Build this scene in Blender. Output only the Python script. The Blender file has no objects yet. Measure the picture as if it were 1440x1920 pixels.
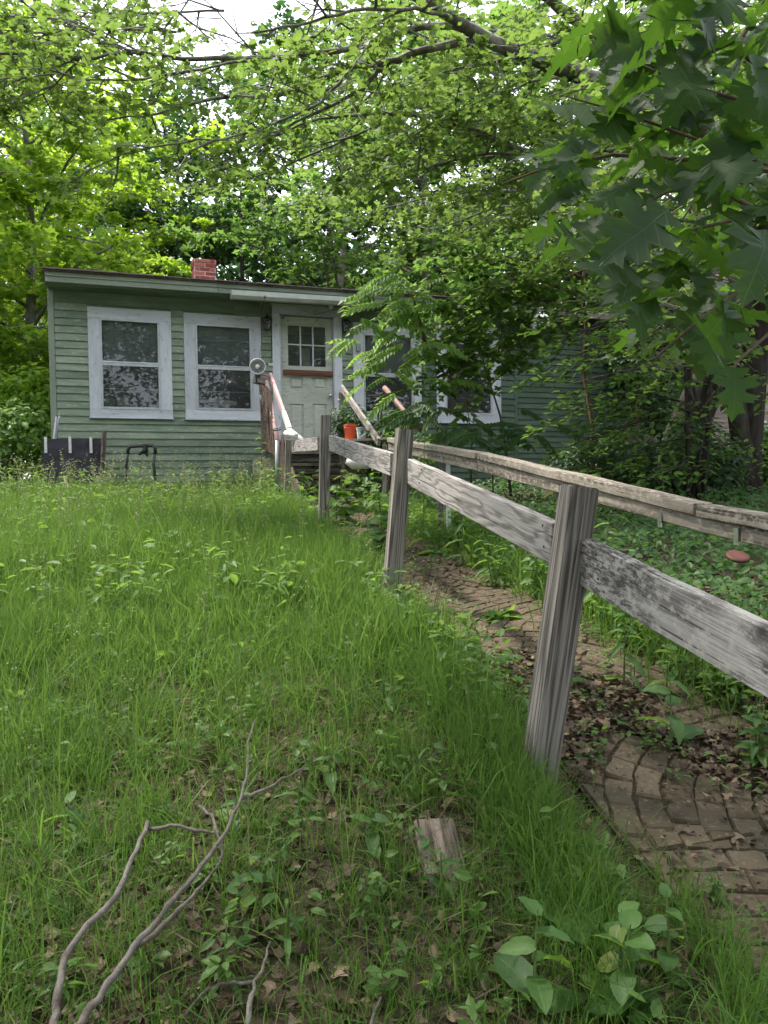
import bpy, bmesh, math, random
import numpy as np
from mathutils import Vector, Matrix, noise
random.seed(7); rng = np.random.default_rng(7)
scene = bpy.context.scene
col = scene.collection
R = math.radians
# ---------------------------------------------------------------- camera, light, sky, exposure
CAMZ = 1.5
F, PITCH, ROLL = 1440.0, math.atan(60/1440), 0.012
r0 = Vector((1, 0, 0)); fw = Vector((0, math.cos(PITCH), -math.sin(PITCH))); u0 = Vector((0, math.sin(PITCH), math.cos(PITCH)))
cr = r0*math.cos(ROLL) - u0*math.sin(ROLL); cu = r0*math.sin(ROLL) + u0*math.cos(ROLL)
cam_d = bpy.data.cameras.new('camera'); cam = bpy.data.objects.new('camera', cam_d); col.objects.link(cam)
cam_d.sensor_fit = 'VERTICAL'; cam_d.sensor_height = 24; cam_d.lens = 24*F/1920
cam_d.clip_start = 0.05; cam_d.clip_end = 500
cam.matrix_world = Matrix(((cr.x, cu.x, -fw.x, 0), (cr.y, cu.y, -fw.y, 0), (cr.z, cu.z, -fw.z, CAMZ), (0, 0, 0, 1)))
scene.camera = cam
SUN_EL, SUN_AZ = 60, -66            # azimuth from +Y, clockwise
w = bpy.data.worlds.new("World"); scene.world = w; w.use_nodes = True
nt = w.node_tree; nt.nodes.clear()
out = nt.nodes.new('ShaderNodeOutputWorld'); bg = nt.nodes.new('ShaderNodeBackground')
sky = nt.nodes.new('ShaderNodeTexSky'); sky.sky_type = 'NISHITA'; sky.sun_disc = False
sky.sun_elevation = R(SUN_EL); sky.sun_rotation = R(SUN_AZ % 360); sky.air_density = 1.0; sky.dust_density = 2.0
mixc = nt.nodes.new('ShaderNodeMix'); mixc.data_type = 'RGBA'
tc = nt.nodes.new('ShaderNodeTexCoord'); cn = nt.nodes.new('ShaderNodeTexNoise'); cn.inputs['Scale'].default_value = 2.2; cn.inputs['Detail'].default_value = 5
cramp = nt.nodes.new('ShaderNodeMapRange'); cramp.inputs[1].default_value = .3; cramp.inputs[2].default_value = .7; cramp.inputs[3].default_value = .62; cramp.inputs[4].default_value = .97
nt.links.new(tc.outputs['Generated'], cn.inputs['Vector']); nt.links.new(cn.outputs['Fac'], cramp.inputs[0]); nt.links.new(cramp.outputs[0], mixc.inputs[0])
nt.links.new(sky.outputs[0], mixc.inputs[6]); mixc.inputs[7].default_value = (9.6, 9.9, 10.8, 1)   # thin bright cloud
nt.links.new(mixc.outputs[2], bg.inputs[0]); bg.inputs[1].default_value = 0.12
nt.links.new(bg.outputs[0], out.inputs[0])
sd = bpy.data.lights.new('sun', 'SUN'); sd.energy = 3.6; sd.angle = R(5); sd.color = (1.0, 0.93, 0.80)
so = bpy.data.objects.new('sun', sd); col.objects.link(so); so.location = (0, 0, 30)
sdir = Vector((math.sin(R(SUN_AZ))*math.cos(R(SUN_EL)), math.cos(R(SUN_AZ))*math.cos(R(SUN_EL)), math.sin(R(SUN_EL))))
so.rotation_euler = sdir.to_track_quat('Z', 'Y').to_euler()
scene.view_settings.view_transform = 'Standard'; scene.view_settings.look = 'None'
scene.view_settings.gamma = 1; scene.view_settings.use_curve_mapping = False
scene.view_settings.exposure = 1.26
scene.render.engine = 'CYCLES'
scene.cycles.max_bounces = 7; scene.cycles.diffuse_bounces = 3; scene.cycles.glossy_bounces = 3
scene.cycles.transmission_bounces = 5; scene.cycles.transparent_max_bounces = 8
scene.cycles.use_adaptive_sampling = True; scene.cycles.adaptive_threshold = 0.02
scene.cycles.use_denoising = True
# ---------------------------------------------------------------- helpers
def ray(px, py):
    return (cr*((px-720)/F) - cu*((py-960)/F) + fw)
def P(px, py, Y):
    d = ray(px, py); t = Y/d.y
    return Vector((d.x*t, Y, CAMZ + d.z*t))
DY = [-40, -6, 0, 1.5, 2.33, 3, 4.3, 6.9, 9, 11, 13, 20, 60, 250]
DD = [3.2, 1.8, 1.36, 1.08, .92, .81, .68, .50, .36, .24, .18, .10, -.4, -1]
def gz(x, y):
    x = np.asarray(x, float); y = np.asarray(y, float)
    z = CAMZ - np.interp(y, DY, DD)
    z = z + .025*np.sin(x*1.7+y*.9) + .02*np.sin(x*3.1-y*2.3+1)
    return z
def gzf(x, y): return float(gz(x, y))
def G(px, py, h=0.0):
    d = ray(px, py); t = .5
    while t < 120:
        p = d*t
        if CAMZ + p.z <= gzf(p.x, p.y) + h: break
        t += .01
    return Vector((p.x, p.y, gzf(p.x, p.y) + h))
# fence line (plan)
FX0, FK = 1.077, -.235
def fx(y, off=0): return FX0 + FK*y + off*math.sqrt(1+FK*FK)
fdir = Vector((FK, 1, 0)).normalized(); fnor = Vector((fdir.y, -fdir.x, 0))
def onfence(px, py, off):
    d = ray(px, py); o = Vector((FX0, 0, 0)) + fnor*off
    t = (o.dot(fnor))/(d.dot(fnor)); return Vector((d.x*t, d.y*t, CAMZ + d.z*t))

def tag(o, label=None, cat=None, group=None, kind=None):
    if label: o['label'] = label
    if cat: o['category'] = cat
    if group: o['group'] = group
    if kind: o['kind'] = kind
    return o
WM = {}
def wm(o):
    if o is None: return Matrix.Identity(4)
    return wm(o.parent) @ o.matrix_local if o.parent else o.matrix_world if False else o.matrix_basis.copy()
def world_of(o):
    m = Matrix.Identity(4)
    while o is not None:
        m = o.matrix_basis @ m; o = o.parent
    return m
def link(name, data, parent=None, M=None, mat=None):
    """M is a world matrix; the object is parented with an identity inverse"""
    o = bpy.data.objects.new(name, data); col.objects.link(o)
    if mat is not None and data is not None and not data.materials: data.materials.append(mat)
    if parent is not None: o.parent = parent
    if M is not None:
        o.matrix_basis = (world_of(parent).inverted() @ M) if parent is not None else M
    elif parent is not None:
        o.matrix_basis = world_of(parent).inverted()
    return o
def empty(name, loc, rz=0, **k):
    o = bpy.data.objects.new(name, None); col.objects.link(o)
    o.matrix_basis = Matrix.Translation(Vector(loc)) @ Matrix.Rotation(rz, 4, 'Z')
    o.empty_display_size = .1
    return tag(o, **k)
def local(name, data, parent, M=None, mat=None):
    """M is given in the parent's own frame"""
    o = bpy.data.objects.new(name, data); col.objects.link(o); o.parent = parent
    if M is not None: o.matrix_basis = M
    if mat is not None and not data.materials: data.materials.append(mat)
    return o
def mesh_np(name, V, T, mat=None, tint=None, smooth=False, quads=None):
    """V (n,3), T (m,3) triangles, optional quads (q,4)"""
    me = bpy.data.meshes.new(name)
    V = np.ascontiguousarray(V, np.float32)
    me.vertices.add(len(V)); me.vertices.foreach_set('co', V.ravel())
    nT = 0 if T is None else len(T); nQ = 0 if quads is None else len(quads)
    idx = []; starts = []; s = 0
    if nT: idx.append(np.asarray(T, np.int32).ravel()); starts.append(np.arange(nT)*3); s = nT*3
    if nQ: idx.append(np.asarray(quads, np.int32).ravel()); starts.append(s + np.arange(nQ)*4)
    idx = np.concatenate(idx).astype(np.int32); starts = np.concatenate(starts).astype(np.int32)
    me.loops.add(len(idx)); me.loops.foreach_set('vertex_index', idx)
    me.polygons.add(nT+nQ); me.polygons.foreach_set('loop_start', starts)
    me.update(calc_edges=True)
    me.polygons.foreach_set('use_smooth', np.full(nT+nQ, bool(smooth)))
    if tint is not None:
        a = me.attributes.new('tint', 'FLOAT', 'POINT'); a.data.foreach_set('value', np.asarray(tint, np.float32))
    if mat is not None: me.materials.append(mat)
    return me
class MB:
    """collects boxes, tubes and lathes into one mesh"""
    def __init__(s): s.V = []; s.T = []; s.Q = []; s.n = 0
    def add(s, V, T=(), Q=()):
        s.V.append(np.asarray(V, float)); 
        if len(T): s.T.append(np.asarray(T)+s.n)
        if len(Q): s.Q.append(np.asarray(Q)+s.n)
        s.n += len(V); return s
    def box(s, a, b, M=None):
        a = [min(p, q) for p, q in zip(a, b)], [max(p, q) for p, q in zip(a, b)]
        lo, hi = a
        V = [Vector((x, y, z)) for x in (lo[0], hi[0]) for y in (lo[1], hi[1]) for z in (lo[2], hi[2])]
        if M is not None: V = [M @ v for v in V]
        return s.add([tuple(v) for v in V], Q=[(0,1,3,2),(4,6,7,5),(0,4,5,1),(2,3,7,6),(0,2,6,4),(1,5,7,3)])
    def hexa(s, V):   # 8 verts: bottom 4 ccw, top 4 ccw
        return s.add(V, Q=[(3,2,1,0),(4,5,6,7),(0,1,5,4),(1,2,6,5),(2,3,7,6),(3,0,4,7)])
    def tube(s, pts, rad, n=7, caps=True):
        pts = [Vector(p) for p in pts]; rad = rad if hasattr(rad, '__len__') else [rad]*len(pts)
        V = []; Q = []; T = []; up = Vector((.13, .21, 1)).normalized(); prev = None
        for i, p in enumerate(pts):
            d = (pts[min(i+1, len(pts)-1)] - pts[max(i-1, 0)])
            d = d.normalized() if d.length > 1e-9 else Vector((0, 0, 1))
            a = prev - d*prev.dot(d) if prev is not None else d.cross(up)
            if a.length < 1e-4: a = d.cross(Vector((1, 0, .1)))
            a.normalize(); prev = a; b = d.cross(a)
            for k in range(n):
                t = 2*math.pi*k/n; V.append(tuple(p + (a*math.cos(t)+b*math.sin(t))*rad[i]))
        for i in range(len(pts)-1):
            for k in range(n):
                k2 = (k+1) % n; Q.append((i*n+k, i*n+k2, (i+1)*n+k2, (i+1)*n+k))
        if caps:
            for e, i in ((0, 0), (1, len(pts)-1)):
                V.append(tuple(pts[i])); c = len(V)-1
                for k in range(n):
                    k2 = (k+1) % n; T.append((c, i*n+k2, i*n+k) if e == 0 else (c, i*n+k, i*n+k2))
        return s.add(V, T, Q)
    def lathe(s, prof, n=20, M=None):
        V = []; Q = []
        for r, z in prof:
            for k in range(n):
                t = 2*math.pi*k/n; v = Vector((r*math.cos(t), r*math.sin(t), z)); V.append(tuple(M @ v if M is not None else v))
        for i in range(len(prof)-1):
            for k in range(n):
                k2 = (k+1) % n; Q.append((i*n+k, i*n+k2, (i+1)*n+k2, (i+1)*n+k))
        return s.add(V, (), Q)
    def mesh(s, name, mat=None, smooth=False, tint=None):
        return mesh_np(name, np.concatenate(s.V), np.concatenate(s.T) if s.T else None, mat, tint, smooth, np.concatenate(s.Q) if s.Q else None)
def frame(p0, p1, up=Vector((0, 0, 1)), mid=True):
    """matrix whose X runs p0->p1, Z close to up, origin at the middle"""
    x = (Vector(p1)-Vector(p0)).normalized(); y = up.cross(x).normalized(); z = x.cross(y)
    o = (Vector(p0)+Vector(p1))/2 if mid else Vector(p0)
    return Matrix(((x.x, y.x, z.x, o.x), (x.y, y.y, z.y, o.y), (x.z, y.z, z.z, o.z), (0, 0, 0, 1)))
def bevelled(L, W, H, bev=.003, seg=1, cuts=0, jitter=0):
    bm = bmesh.new(); bmesh.ops.create_cube(bm, size=1)
    bmesh.ops.scale(bm, vec=(L, W, H), verts=bm.verts)
    if bev: bmesh.ops.bevel(bm, geom=bm.edges[:], offset=min(bev, .3*min(L, W, H)), segments=seg, affect='EDGES')
    if cuts:
        for i in range(1, cuts):
            bmesh.ops.bisect_plane(bm, geom=bm.verts[:]+bm.edges[:]+bm.faces[:], plane_co=(-L/2+L*i/cuts, 0, 0), plane_no=(1, 0, 0))
        for v in bm.verts:
            n = noise.noise(Vector((v.co.x*4+L*9, L*3, 0)))*jitter; m = noise.noise(Vector((v.co.x*5, L*7, 3)))*jitter
            v.co.z += n; v.co.y += m
    me = bpy.data.meshes.new('board'); bm.to_mesh(me); bm.free(); return me
def board(name, p0, p1, W, H, mat, parent=None, up=Vector((0, 0, 1)), bev=.003, cuts=0, jitter=0):
    """a timber from p0 to p1, W across, H along up"""
    L = (Vector(p1)-Vector(p0)).length
    return link(name, bevelled(L, W, H, bev, 1, cuts, jitter), parent, frame(p0, p1, up), mat)

# ---------------------------------------------------------------- materials
def newmat(name):
    m = bpy.data.materials.new(name); m.use_nodes = True; n = m.node_tree.nodes; l = m.node_tree.links; n.clear()
    o = n.new('ShaderNodeOutputMaterial'); return m, n, l, o
def ramp(n, l, src, stops):
    r = n.new('ShaderNodeValToRGB'); e = r.color_ramp.elements
    while len(e) < len(stops): e.new(.5)
    for i, (p, c) in enumerate(stops): e[i].position = p; e[i].color = (*c, 1)
    l.new(src, r.inputs[0]); return r.outputs[0]
def tex(n, l, scale, detail=4, sc=(1, 1, 1), rough=.55, co='Object', vec=None):
    t = n.new('ShaderNodeTexNoise'); t.inputs['Scale'].default_value = scale; t.inputs['Detail'].default_value = detail; t.inputs['Roughness'].default_value = rough
    m = n.new('ShaderNodeMapping'); m.inputs['Scale'].default_value = sc
    if vec is None:
        c = n.new('ShaderNodeTexCoord'); vec = c.outputs[co]
        oi = n.new('ShaderNodeObjectInfo'); mu = n.new('ShaderNodeMath'); mu.operation = 'MULTIPLY'; mu.inputs[1].default_value = 37
        l.new(oi.outputs['Random'], mu.inputs[0]); ad = n.new('ShaderNodeVectorMath'); ad.operation = 'ADD'
        l.new(vec, ad.inputs[0]); l.new(mu.outputs[0], ad.inputs[1]); vec = ad.outputs[0]
    l.new(vec, m.inputs[0]); l.new(m.outputs[0], t.inputs['Vector']); return t.outputs['Fac']
def mixcol(n, l, f, a, b, mode='MIX'):
    m = n.new('ShaderNodeMix'); m.data_type = 'RGBA'; m.blend_type = mode
    for s, v in ((m.inputs[0], f), (m.inputs[6], a), (m.inputs[7], b)):
        if hasattr(v, 'is_linked') or hasattr(v, 'links'): l.new(v, s)
        elif isinstance(v, (int, float)): s.default_value = v
        else: s.default_value = (*v, 1)
    return m.outputs[2]
def maprange(n, l, src, a, b, c=0, d=1):
    m = n.new('ShaderNodeMapRange'); l.new(src, m.inputs[0])
    for i, v in enumerate((a, b, c, d)): m.inputs[i+1].default_value = v
    return m.outputs[0]
def bump(n, l, h, strength, dist=.005):
    b = n.new('ShaderNodeBump'); b.inputs['Strength'].default_value = strength; b.inputs['Distance'].default_value = dist
    l.new(h, b.inputs['Height']); return b.outputs[0]
def bsdf(n, l, o, color, rough=.7, spec=.3, nrm=None, metal=0):
    p = n.new('ShaderNodeBsdfPrincipled'); p.inputs['Specular IOR Level'].default_value = spec; p.inputs['Metallic'].default_value = metal
    if hasattr(color, 'links'): l.new(color, p.inputs['Base Color'])
    else: p.inputs['Base Color'].default_value = (*color, 1)
    if hasattr(rough, 'links'): l.new(rough, p.inputs['Roughness'])
    else: p.inputs['Roughness'].default_value = rough
    if nrm is not None: l.new(nrm, p.inputs['Normal'])
    l.new(p.outputs[0], o.inputs[0]); return p
def mat_plain(name, c, rough=.6, spec=.3, metal=0, var=.25, scale=12, bmp=.15):
    m, n, l, o = newmat(name); f = tex(n, l, scale, 6)
    colr = mixcol(n, l, maprange(n, l, f, .3, .7), tuple(v*(1-var) for v in c), tuple(min(1, v*(1+var)) for v in c))
    bsdf(n, l, o, colr, rough, spec, bump(n, l, f, bmp, .004), metal); return m
def mat_wood(name, light, dark, blotch=.5, lichen=None, knots=True, rings=7, black=0.0):
    """weathered timber, grain along local X"""
    m, n, l, o = newmat(name)
    c = n.new('ShaderNodeTexCoord'); oi = n.new('ShaderNodeObjectInfo')
    mu = n.new('ShaderNodeMath'); mu.operation = 'MULTIPLY'; mu.inputs[1].default_value = 53; l.new(oi.outputs['Random'], mu.inputs[0])
    ad = n.new('ShaderNodeVectorMath'); ad.operation = 'ADD'; l.new(c.outputs['Object'], ad.inputs[0]); l.new(mu.outputs[0], ad.inputs[1]); vec = ad.outputs[0]
    fine = tex(n, l, 170, 5, (.018, 1, 1), .6, vec=vec)
    mid = tex(n, l, 9, 3, (.16 if knots else .035, 1, 1), .5, vec=vec)
    mm = n.new('ShaderNodeMath'); mm.operation = 'MULTIPLY'; mm.inputs[1].default_value = rings*6.28; l.new(mid, mm.inputs[0])
    sn = n.new('ShaderNodeMath'); sn.operation = 'SINE'; l.new(mm.outputs[0], sn.inputs[0])
    ring = maprange(n, l, sn.outputs[0], -1, 1)
    g = n.new('ShaderNodeMath'); g.operation = 'MULTIPLY_ADD'; l.new(ring, g.inputs[0]); g.inputs[1].default_value = .45
    m2 = n.new('ShaderNodeMath'); m2.operation = 'MULTIPLY'; m2.inputs[1].default_value = .75; l.new(fine, m2.inputs[0]); l.new(m2.outputs[0], g.inputs[2])
    base = ramp(n, l, g.outputs[0], [(.34, dark), (.52, tuple(a*.55+b*.45 for a, b in zip(light, dark))), (.70, light)])
    crack = maprange(n, l, tex(n, l, 95, 3, (.015, 1, 1), .5, vec=vec), .325, .375)
    base = mixcol(n, l, crack, tuple(v*.3 for v in dark), base)
    fl = maprange(n, l, tex(n, l, 260, 3, (.01, 1, 1), .5, vec=vec), .42, .56, .35, 0)
    base = mixcol(n, l, fl, base, tuple(v*.7 for v in dark))
    bl = maprange(n, l, tex(n, l, 5, 5, (.5, 1, 1), .6, vec=vec), .5, .68, 0, blotch)
    base = mixcol(n, l, bl, base, tuple(v*.55 for v in dark))
    if black:
        b1 = maprange(n, l, tex(n, l, 5.5, 3, (.4, 1, 1), .6, vec=vec), .44, .54)
        b2 = maprange(n, l, tex(n, l, 130, 5, (.22, 1, 1), .7, vec=vec), .44, .54)
        bb = n.new('ShaderNodeMath'); bb.operation = 'MULTIPLY'; l.new(b1, bb.inputs[0]); l.new(b2, bb.inputs[1])
        b3 = n.new('ShaderNodeMath'); b3.operation = 'MULTIPLY'; l.new(bb.outputs[0], b3.inputs[0]); b3.inputs[1].default_value = black
        base = mixcol(n, l, b3.outputs[0], base, (.035, .033, .034))
    if lichen:
        f = maprange(n, l, tex(n, l, 42, 7, (.6, 1, 1), .75, vec=vec), .50, .60, 0, .85)
        base = mixcol(n, l, f, base, lichen)
    if knots:
        v = n.new('ShaderNodeTexVoronoi'); v.inputs['Scale'].default_value = 3.2; mp = n.new('ShaderNodeMapping'); mp.inputs['Scale'].default_value = (.55, 1, 1)
        l.new(vec, mp.inputs[0]); l.new(mp.outputs[0], v.inputs['Vector'])
        base = mixcol(n, l, maprange(n, l, v.outputs['Distance'], .035, .075), tuple(v_*.3 for v_ in dark), base)
    bsdf(n, l, o, base, .82, .2, bump(n, l, g.outputs[0], .55, .004)); return m
def mat_paint(name, paint, paint2, bare, peel=.5, run=None):
    """old peeling paint on wood; long axis is X"""
    m, n, l, o = newmat(name)
    f1 = tex(n, l, 3.2, 5, (.5, 1, 2.5), .6); f2 = tex(n, l, 26, 6, (.4, 1, 1.5), .7); f3 = tex(n, l, 55, 5, (.06, 1, 1), .6)
    base = mixcol(n, l, maprange(n, l, f1, .38, .66), paint, paint2)
    base = mixcol(n, l, maprange(n, l, f3, .35, .7, 0, .35), base, tuple(v*.6 for v in paint))
    th = .5+.18*(1-peel)
    pe = maprange(n, l, f2, th, th+.06, 0, .8); base = mixcol(n, l, pe, base, bare)
    oi = n.new('ShaderNodeObjectInfo'); ov = maprange(n, l, oi.outputs['Random'], 0, 1, .82, 1.12)
    hs = n.new('ShaderNodeHueSaturation'); l.new(base, hs.inputs['Color']); l.new(ov, hs.inputs['Value'])
    bsdf(n, l, o, hs.outputs[0], .65, .3, bump(n, l, f2, .35, .003)); return m
def mat_leaf(name, stops, trans=(.30, .50, .05), tf=.42, rough=.5, spec=.35, objrand=False):
    """stops: colour ramp over the per-leaf tint; light passing through is coloured trans"""
    m, n, l, o = newmat(name)
    if objrand:
        oi = n.new('ShaderNodeObjectInfo'); src = oi.outputs['Random']
    else:
        a = n.new('ShaderNodeAttribute'); a.attribute_name = 'tint'; src = a.outputs['Fac']
    colr = ramp(n, l, src, stops)
    f = tex(n, l, 30, 3)
    colr = mixcol(n, l, maprange(n, l, f, .3, .7, 0, .3), colr, tuple(v*.5 for v in stops[0][1]))
    p = n.new('ShaderNodeBsdfPrincipled'); l.new(colr, p.inputs['Base Color']); p.inputs['Roughness'].default_value = rough; p.inputs['Specular IOR Level'].default_value = spec
    t = n.new('ShaderNodeBsdfTranslucent'); tcx = mixcol(n, l, .6, colr, trans); l.new(tcx, t.inputs[0])
    x = n.new('ShaderNodeMixShader'); x.inputs[0].default_value = tf; l.new(p.outputs[0], x.inputs[1]); l.new(t.outputs[0], x.inputs[2]); l.new(x.outputs[0], o.inputs[0])
    return m
def mat_bark(name, a, b, lichen=(.35, .38, .33), lf=.5, scale=14):
    m, n, l, o = newmat(name)
    f = tex(n, l, scale, 6, (1, 1, .25), .6, co='Object'); g = tex(n, l, 5, 4)
    base = mixcol(n, l, maprange(n, l, f, .35, .65), a, b); base = mixcol(n, l, maprange(n, l, g, .52, .62, 0, lf), base, lichen)
    bsdf(n, l, o, base, .9, .15, bump(n, l, f, .9, .02)); return m
M = {}
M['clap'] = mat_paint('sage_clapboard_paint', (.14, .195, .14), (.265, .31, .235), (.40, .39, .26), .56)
M['clap_shaded'] = mat_paint('shaded_green_clapboard_paint', (.065, .105, .07), (.09, .13, .092), (.26, .29, .23), .12)  # newer green siding, its colour also darkened for the shade at the right
M['frieze'] = mat_paint('frieze_paint', (.12, .17, .11), (.19, .25, .18), (.30, .33, .27), .35)
M['fascia'] = mat_paint('fascia_paint', (.25, .29, .23), (.19, .235, .18), (.42, .40, .33), .45)
M['white'] = mat_paint('white_trim_paint', (.57, .60, .65), (.47, .50, .54), (.27, .27, .27), .58)
M['door'] = mat_paint('door_paint', (.50, .53, .47), (.41, .43, .37), (.20, .20, .14), .6)
M['alu'] = mat_plain('storm_frame_aluminium', (.42, .44, .47), .45, .5, .3, .15)
M['gutter'] = mat_plain('gutter_aluminium', (.38, .41, .37), .45, .5, .0, .2, 6)
M['post'] = mat_wood('weathered_post', (.30, .272, .25), (.085, .077, .07), .12, None, False, 15)
M['rail'] = mat_wood('weathered_rail', (.38, .355, .35), (.17, .155, .15), .18, None, True, 9)
M['railblack'] = mat_wood('weathered_rail_mottled', (.33, .318, .312), (.14, .13, .13), .2, (.36, .345, .33), True, 4, black=.85)
M['cap'] = mat_wood('lichen_rail', (.30, .26, .225), (.10, .082, .07), .5, (.36, .34, .29), False, 5)
M['stairwood'] = mat_wood('stair_wood', (.34, .30, .285), (.16, .14, .13), .3, None, True, 6)
M['oldwood'] = mat_wood('old_dark_wood', (.22, .18, .15), (.07, .055, .045), .4)
M['pink'] = mat_paint('pinkish_rail_paint', (.52, .30, .28), (.58, .45, .44), (.60, .60, .62), .6)
M['pole'] = mat_plain('brown_pole', (.20, .12, .10), .55, .3)
M['black'] = mat_plain('black_iron', (.02, .02, .022), .45, .5)
M['pipe'] = mat_plain('galvanised_pipe', (.30, .32, .32), .45, .5, .5)
M['chrome'] = mat_plain('reflector_metal', (.55, .56, .58), .25, .6, .8, .08)
M['panel'] = mat_plain('dark_panel', (.045, .04, .055), .7, .25, 0, .5, 5)
M['orange'] = mat_plain('orange_plastic', (.75, .10, .03), .45, .4, 0, .1)
M['whiteplastic'] = mat_plain('white_plastic', (.62, .62, .60), .5, .4, 0, .12)
M['bluepl'] = mat_plain('blue_plastic', (.08, .16, .40), .5, .4)
M['redlid'] = mat_plain('faded_red_plastic', (.10, .035, .028), .6, .3)
M['dark'] = mat_plain('dark_interior', (.03, .03, .032), .9, .1)
M['shade'] = mat_plain('grey_shade_cloth', (.20, .215, .235), .9, .1, 0, .1)
M['roof'] = mat_plain('asphalt_roofing', (.16, .135, .13), .95, .1, 0, .4, 20, .5)
M['redwood'] = mat_wood('orange_brown_board', (.21, .10, .06), (.10, .045, .03), .2, None, False, 5)
M['concrete'] = mat_plain('concrete_block', (.30, .28, .24), .95, .1, 0, .35, 9, .5)
M['soil'] = None
M['teal'] = mat_plain('teal_paint', (.03, .27, .20), .6)
M['beige'] = mat_paint('beige_siding', (.62, .50, .45), (.58, .46, .42), (.55, .5, .45), .05)
M['bark'] = mat_bark('maple_bark', (.10, .09, .075), (.20, .19, .165))
M['barkd'] = mat_bark('dark_bark', (.028, .024, .02), (.06, .052, .045), (.08, .08, .07), .3)
M['twig'] = mat_bark('dead_twig_bark', (.09, .075, .064), (.19, .165, .145), (.26, .25, .23), .4, 30)
M['stem'] = mat_plain('green_stem', (.10, .16, .045), .6, .3)
M['stemr'] = mat_plain('woody_stem', (.12, .08, .055), .7, .2)
def mat_brick():
    m, n, l, o = newmat('red_brick'); f = tex(n, l, 40, 5); oi = n.new('ShaderNodeObjectInfo')
    c = ramp(n, l, oi.outputs['Random'], [(0, (.19, .05, .04)), (.5, (.28, .075, .055)), (1, (.33, .12, .09))])
    c = mixcol(n, l, maprange(n, l, f, .5, .75, 0, .5), c, (.12, .04, .03)); bsdf(n, l, o, c, .9, .15, bump(n, l, f, .5, .004)); return m
M['brick'] = mat_brick(); M['mortar'] = mat_plain('mortar', (.40, .35, .31), .95, .1)
def mat_glass():
    m, n, l, o = newmat('window_glass')
    fr = n.new('ShaderNodeFresnel'); fr.inputs[0].default_value = 1.5
    add = n.new('ShaderNodeMath'); add.operation = 'MULTIPLY_ADD'; add.inputs[1].default_value = 1.1; add.inputs[2].default_value = .0; l.new(fr.outputs[0], add.inputs[0])
    f = tex(n, l, 1.3, 2); g = n.new('ShaderNodeBsdfGlossy'); g.inputs['Roughness'].default_value = .015; l.new(bump(n, l, f, .012, .02), g.inputs['Normal'])
    t = n.new('ShaderNodeBsdfTransparent'); t.inputs[0].default_value = (.82, .86, .85, 1)
    x = n.new('ShaderNodeMixShader'); l.new(add.outputs[0], x.inputs[0]); l.new(t.outputs[0], x.inputs[1]); l.new(g.outputs[0], x.inputs[2]); df = n.new('ShaderNodeBsdfDiffuse'); df.inputs[0].default_value = (.34, .36, .38, 1); y = n.new('ShaderNodeMixShader'); l.new(maprange(n, l, tex(n, l, 3, 4), .3, .7, .05, .12), y.inputs[0]); l.new(x.outputs[0], y.inputs[1]); l.new(df.outputs[0], y.inputs[2]); l.new(y.outputs[0], o.inputs[0]); return m
M['glass'] = mat_glass()
def mat_paver():
    m, n, l, o = newmat('stamped_concrete_paver'); g = n.new('ShaderNodeNewGeometry'); oi = n.new('ShaderNodeObjectInfo')
    f = tex(n, l, 60, 6, vec=g.outputs['Position']); f2 = tex(n, l, 4, 4, vec=g.outputs['Position'])
    c = ramp(n, l, oi.outputs['Random'], [(0, (.078, .060, .042)), (1, (.118, .094, .067))])
    c = mixcol(n, l, maprange(n, l, f2, .45, .65, 0, .7), c, (.075, .064, .042))
    c = mixcol(n, l, maprange(n, l, f, .55, .72, 0, .5), c, (.24, .20, .16))
    bsdf(n, l, o, c, .92, .12, bump(n, l, f, .7, .006)); return m
M['paver'] = mat_paver()
def mat_soil():
    m, n, l, o = newmat('forest_soil'); g = n.new('ShaderNodeNewGeometry')
    f = tex(n, l, 9, 7, vec=g.outputs['Position']); f2 = tex(n, l, 90, 6, vec=g.outputs['Position'])
    c = mixcol(n, l, maprange(n, l, f, .35, .65), (.05, .038, .025), (.10, .078, .052)); c = mixcol(n, l, maprange(n, l, f2, .55, .7, 0, .7), c, (.20, .16, .11))
    c = mixcol(n, l, maprange(n, l, tex(n, l, 2.2, 5, vec=g.outputs['Position']), .45, .6, 0, .5), c, (.045, .06, .02))
    bsdf(n, l, o, c, .95, .1, bump(n, l, f2, .8, .02)); return m
M['soil'] = mat_soil()
LG = lambda *s: list(s)
M['lf_maple'] = mat_leaf('maple_leaf', LG((0, (.03, .07, .018)), (.5, (.045, .10, .024)), (1, (.075, .13, .032))), (.32, .48, .085), .50)
M['lf_maple_obj'] = mat_leaf('maple_leaf_single', LG((0, (.03, .07, .018)), (.5, (.045, .10, .024)), (1, (.075, .13, .032))), (.32, .48, .085), .50, objrand=True)
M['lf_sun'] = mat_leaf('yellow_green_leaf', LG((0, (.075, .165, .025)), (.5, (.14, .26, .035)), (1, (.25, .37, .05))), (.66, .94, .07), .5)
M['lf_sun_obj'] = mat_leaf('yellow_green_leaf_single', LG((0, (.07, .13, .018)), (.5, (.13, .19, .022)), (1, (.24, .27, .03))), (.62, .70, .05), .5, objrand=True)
M['lf_dark'] = mat_leaf('dark_leaf', LG((0, (.02, .05, .016)), (.5, (.032, .075, .022)), (1, (.05, .10, .03))), (.12, .30, .05), .3)
M['lf_mid'] = mat_leaf('mid_leaf', LG((0, (.03, .075, .016)), (.5, (.045, .105, .022)), (1, (.085, .15, .037))), (.32, .55, .10), .52)
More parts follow.
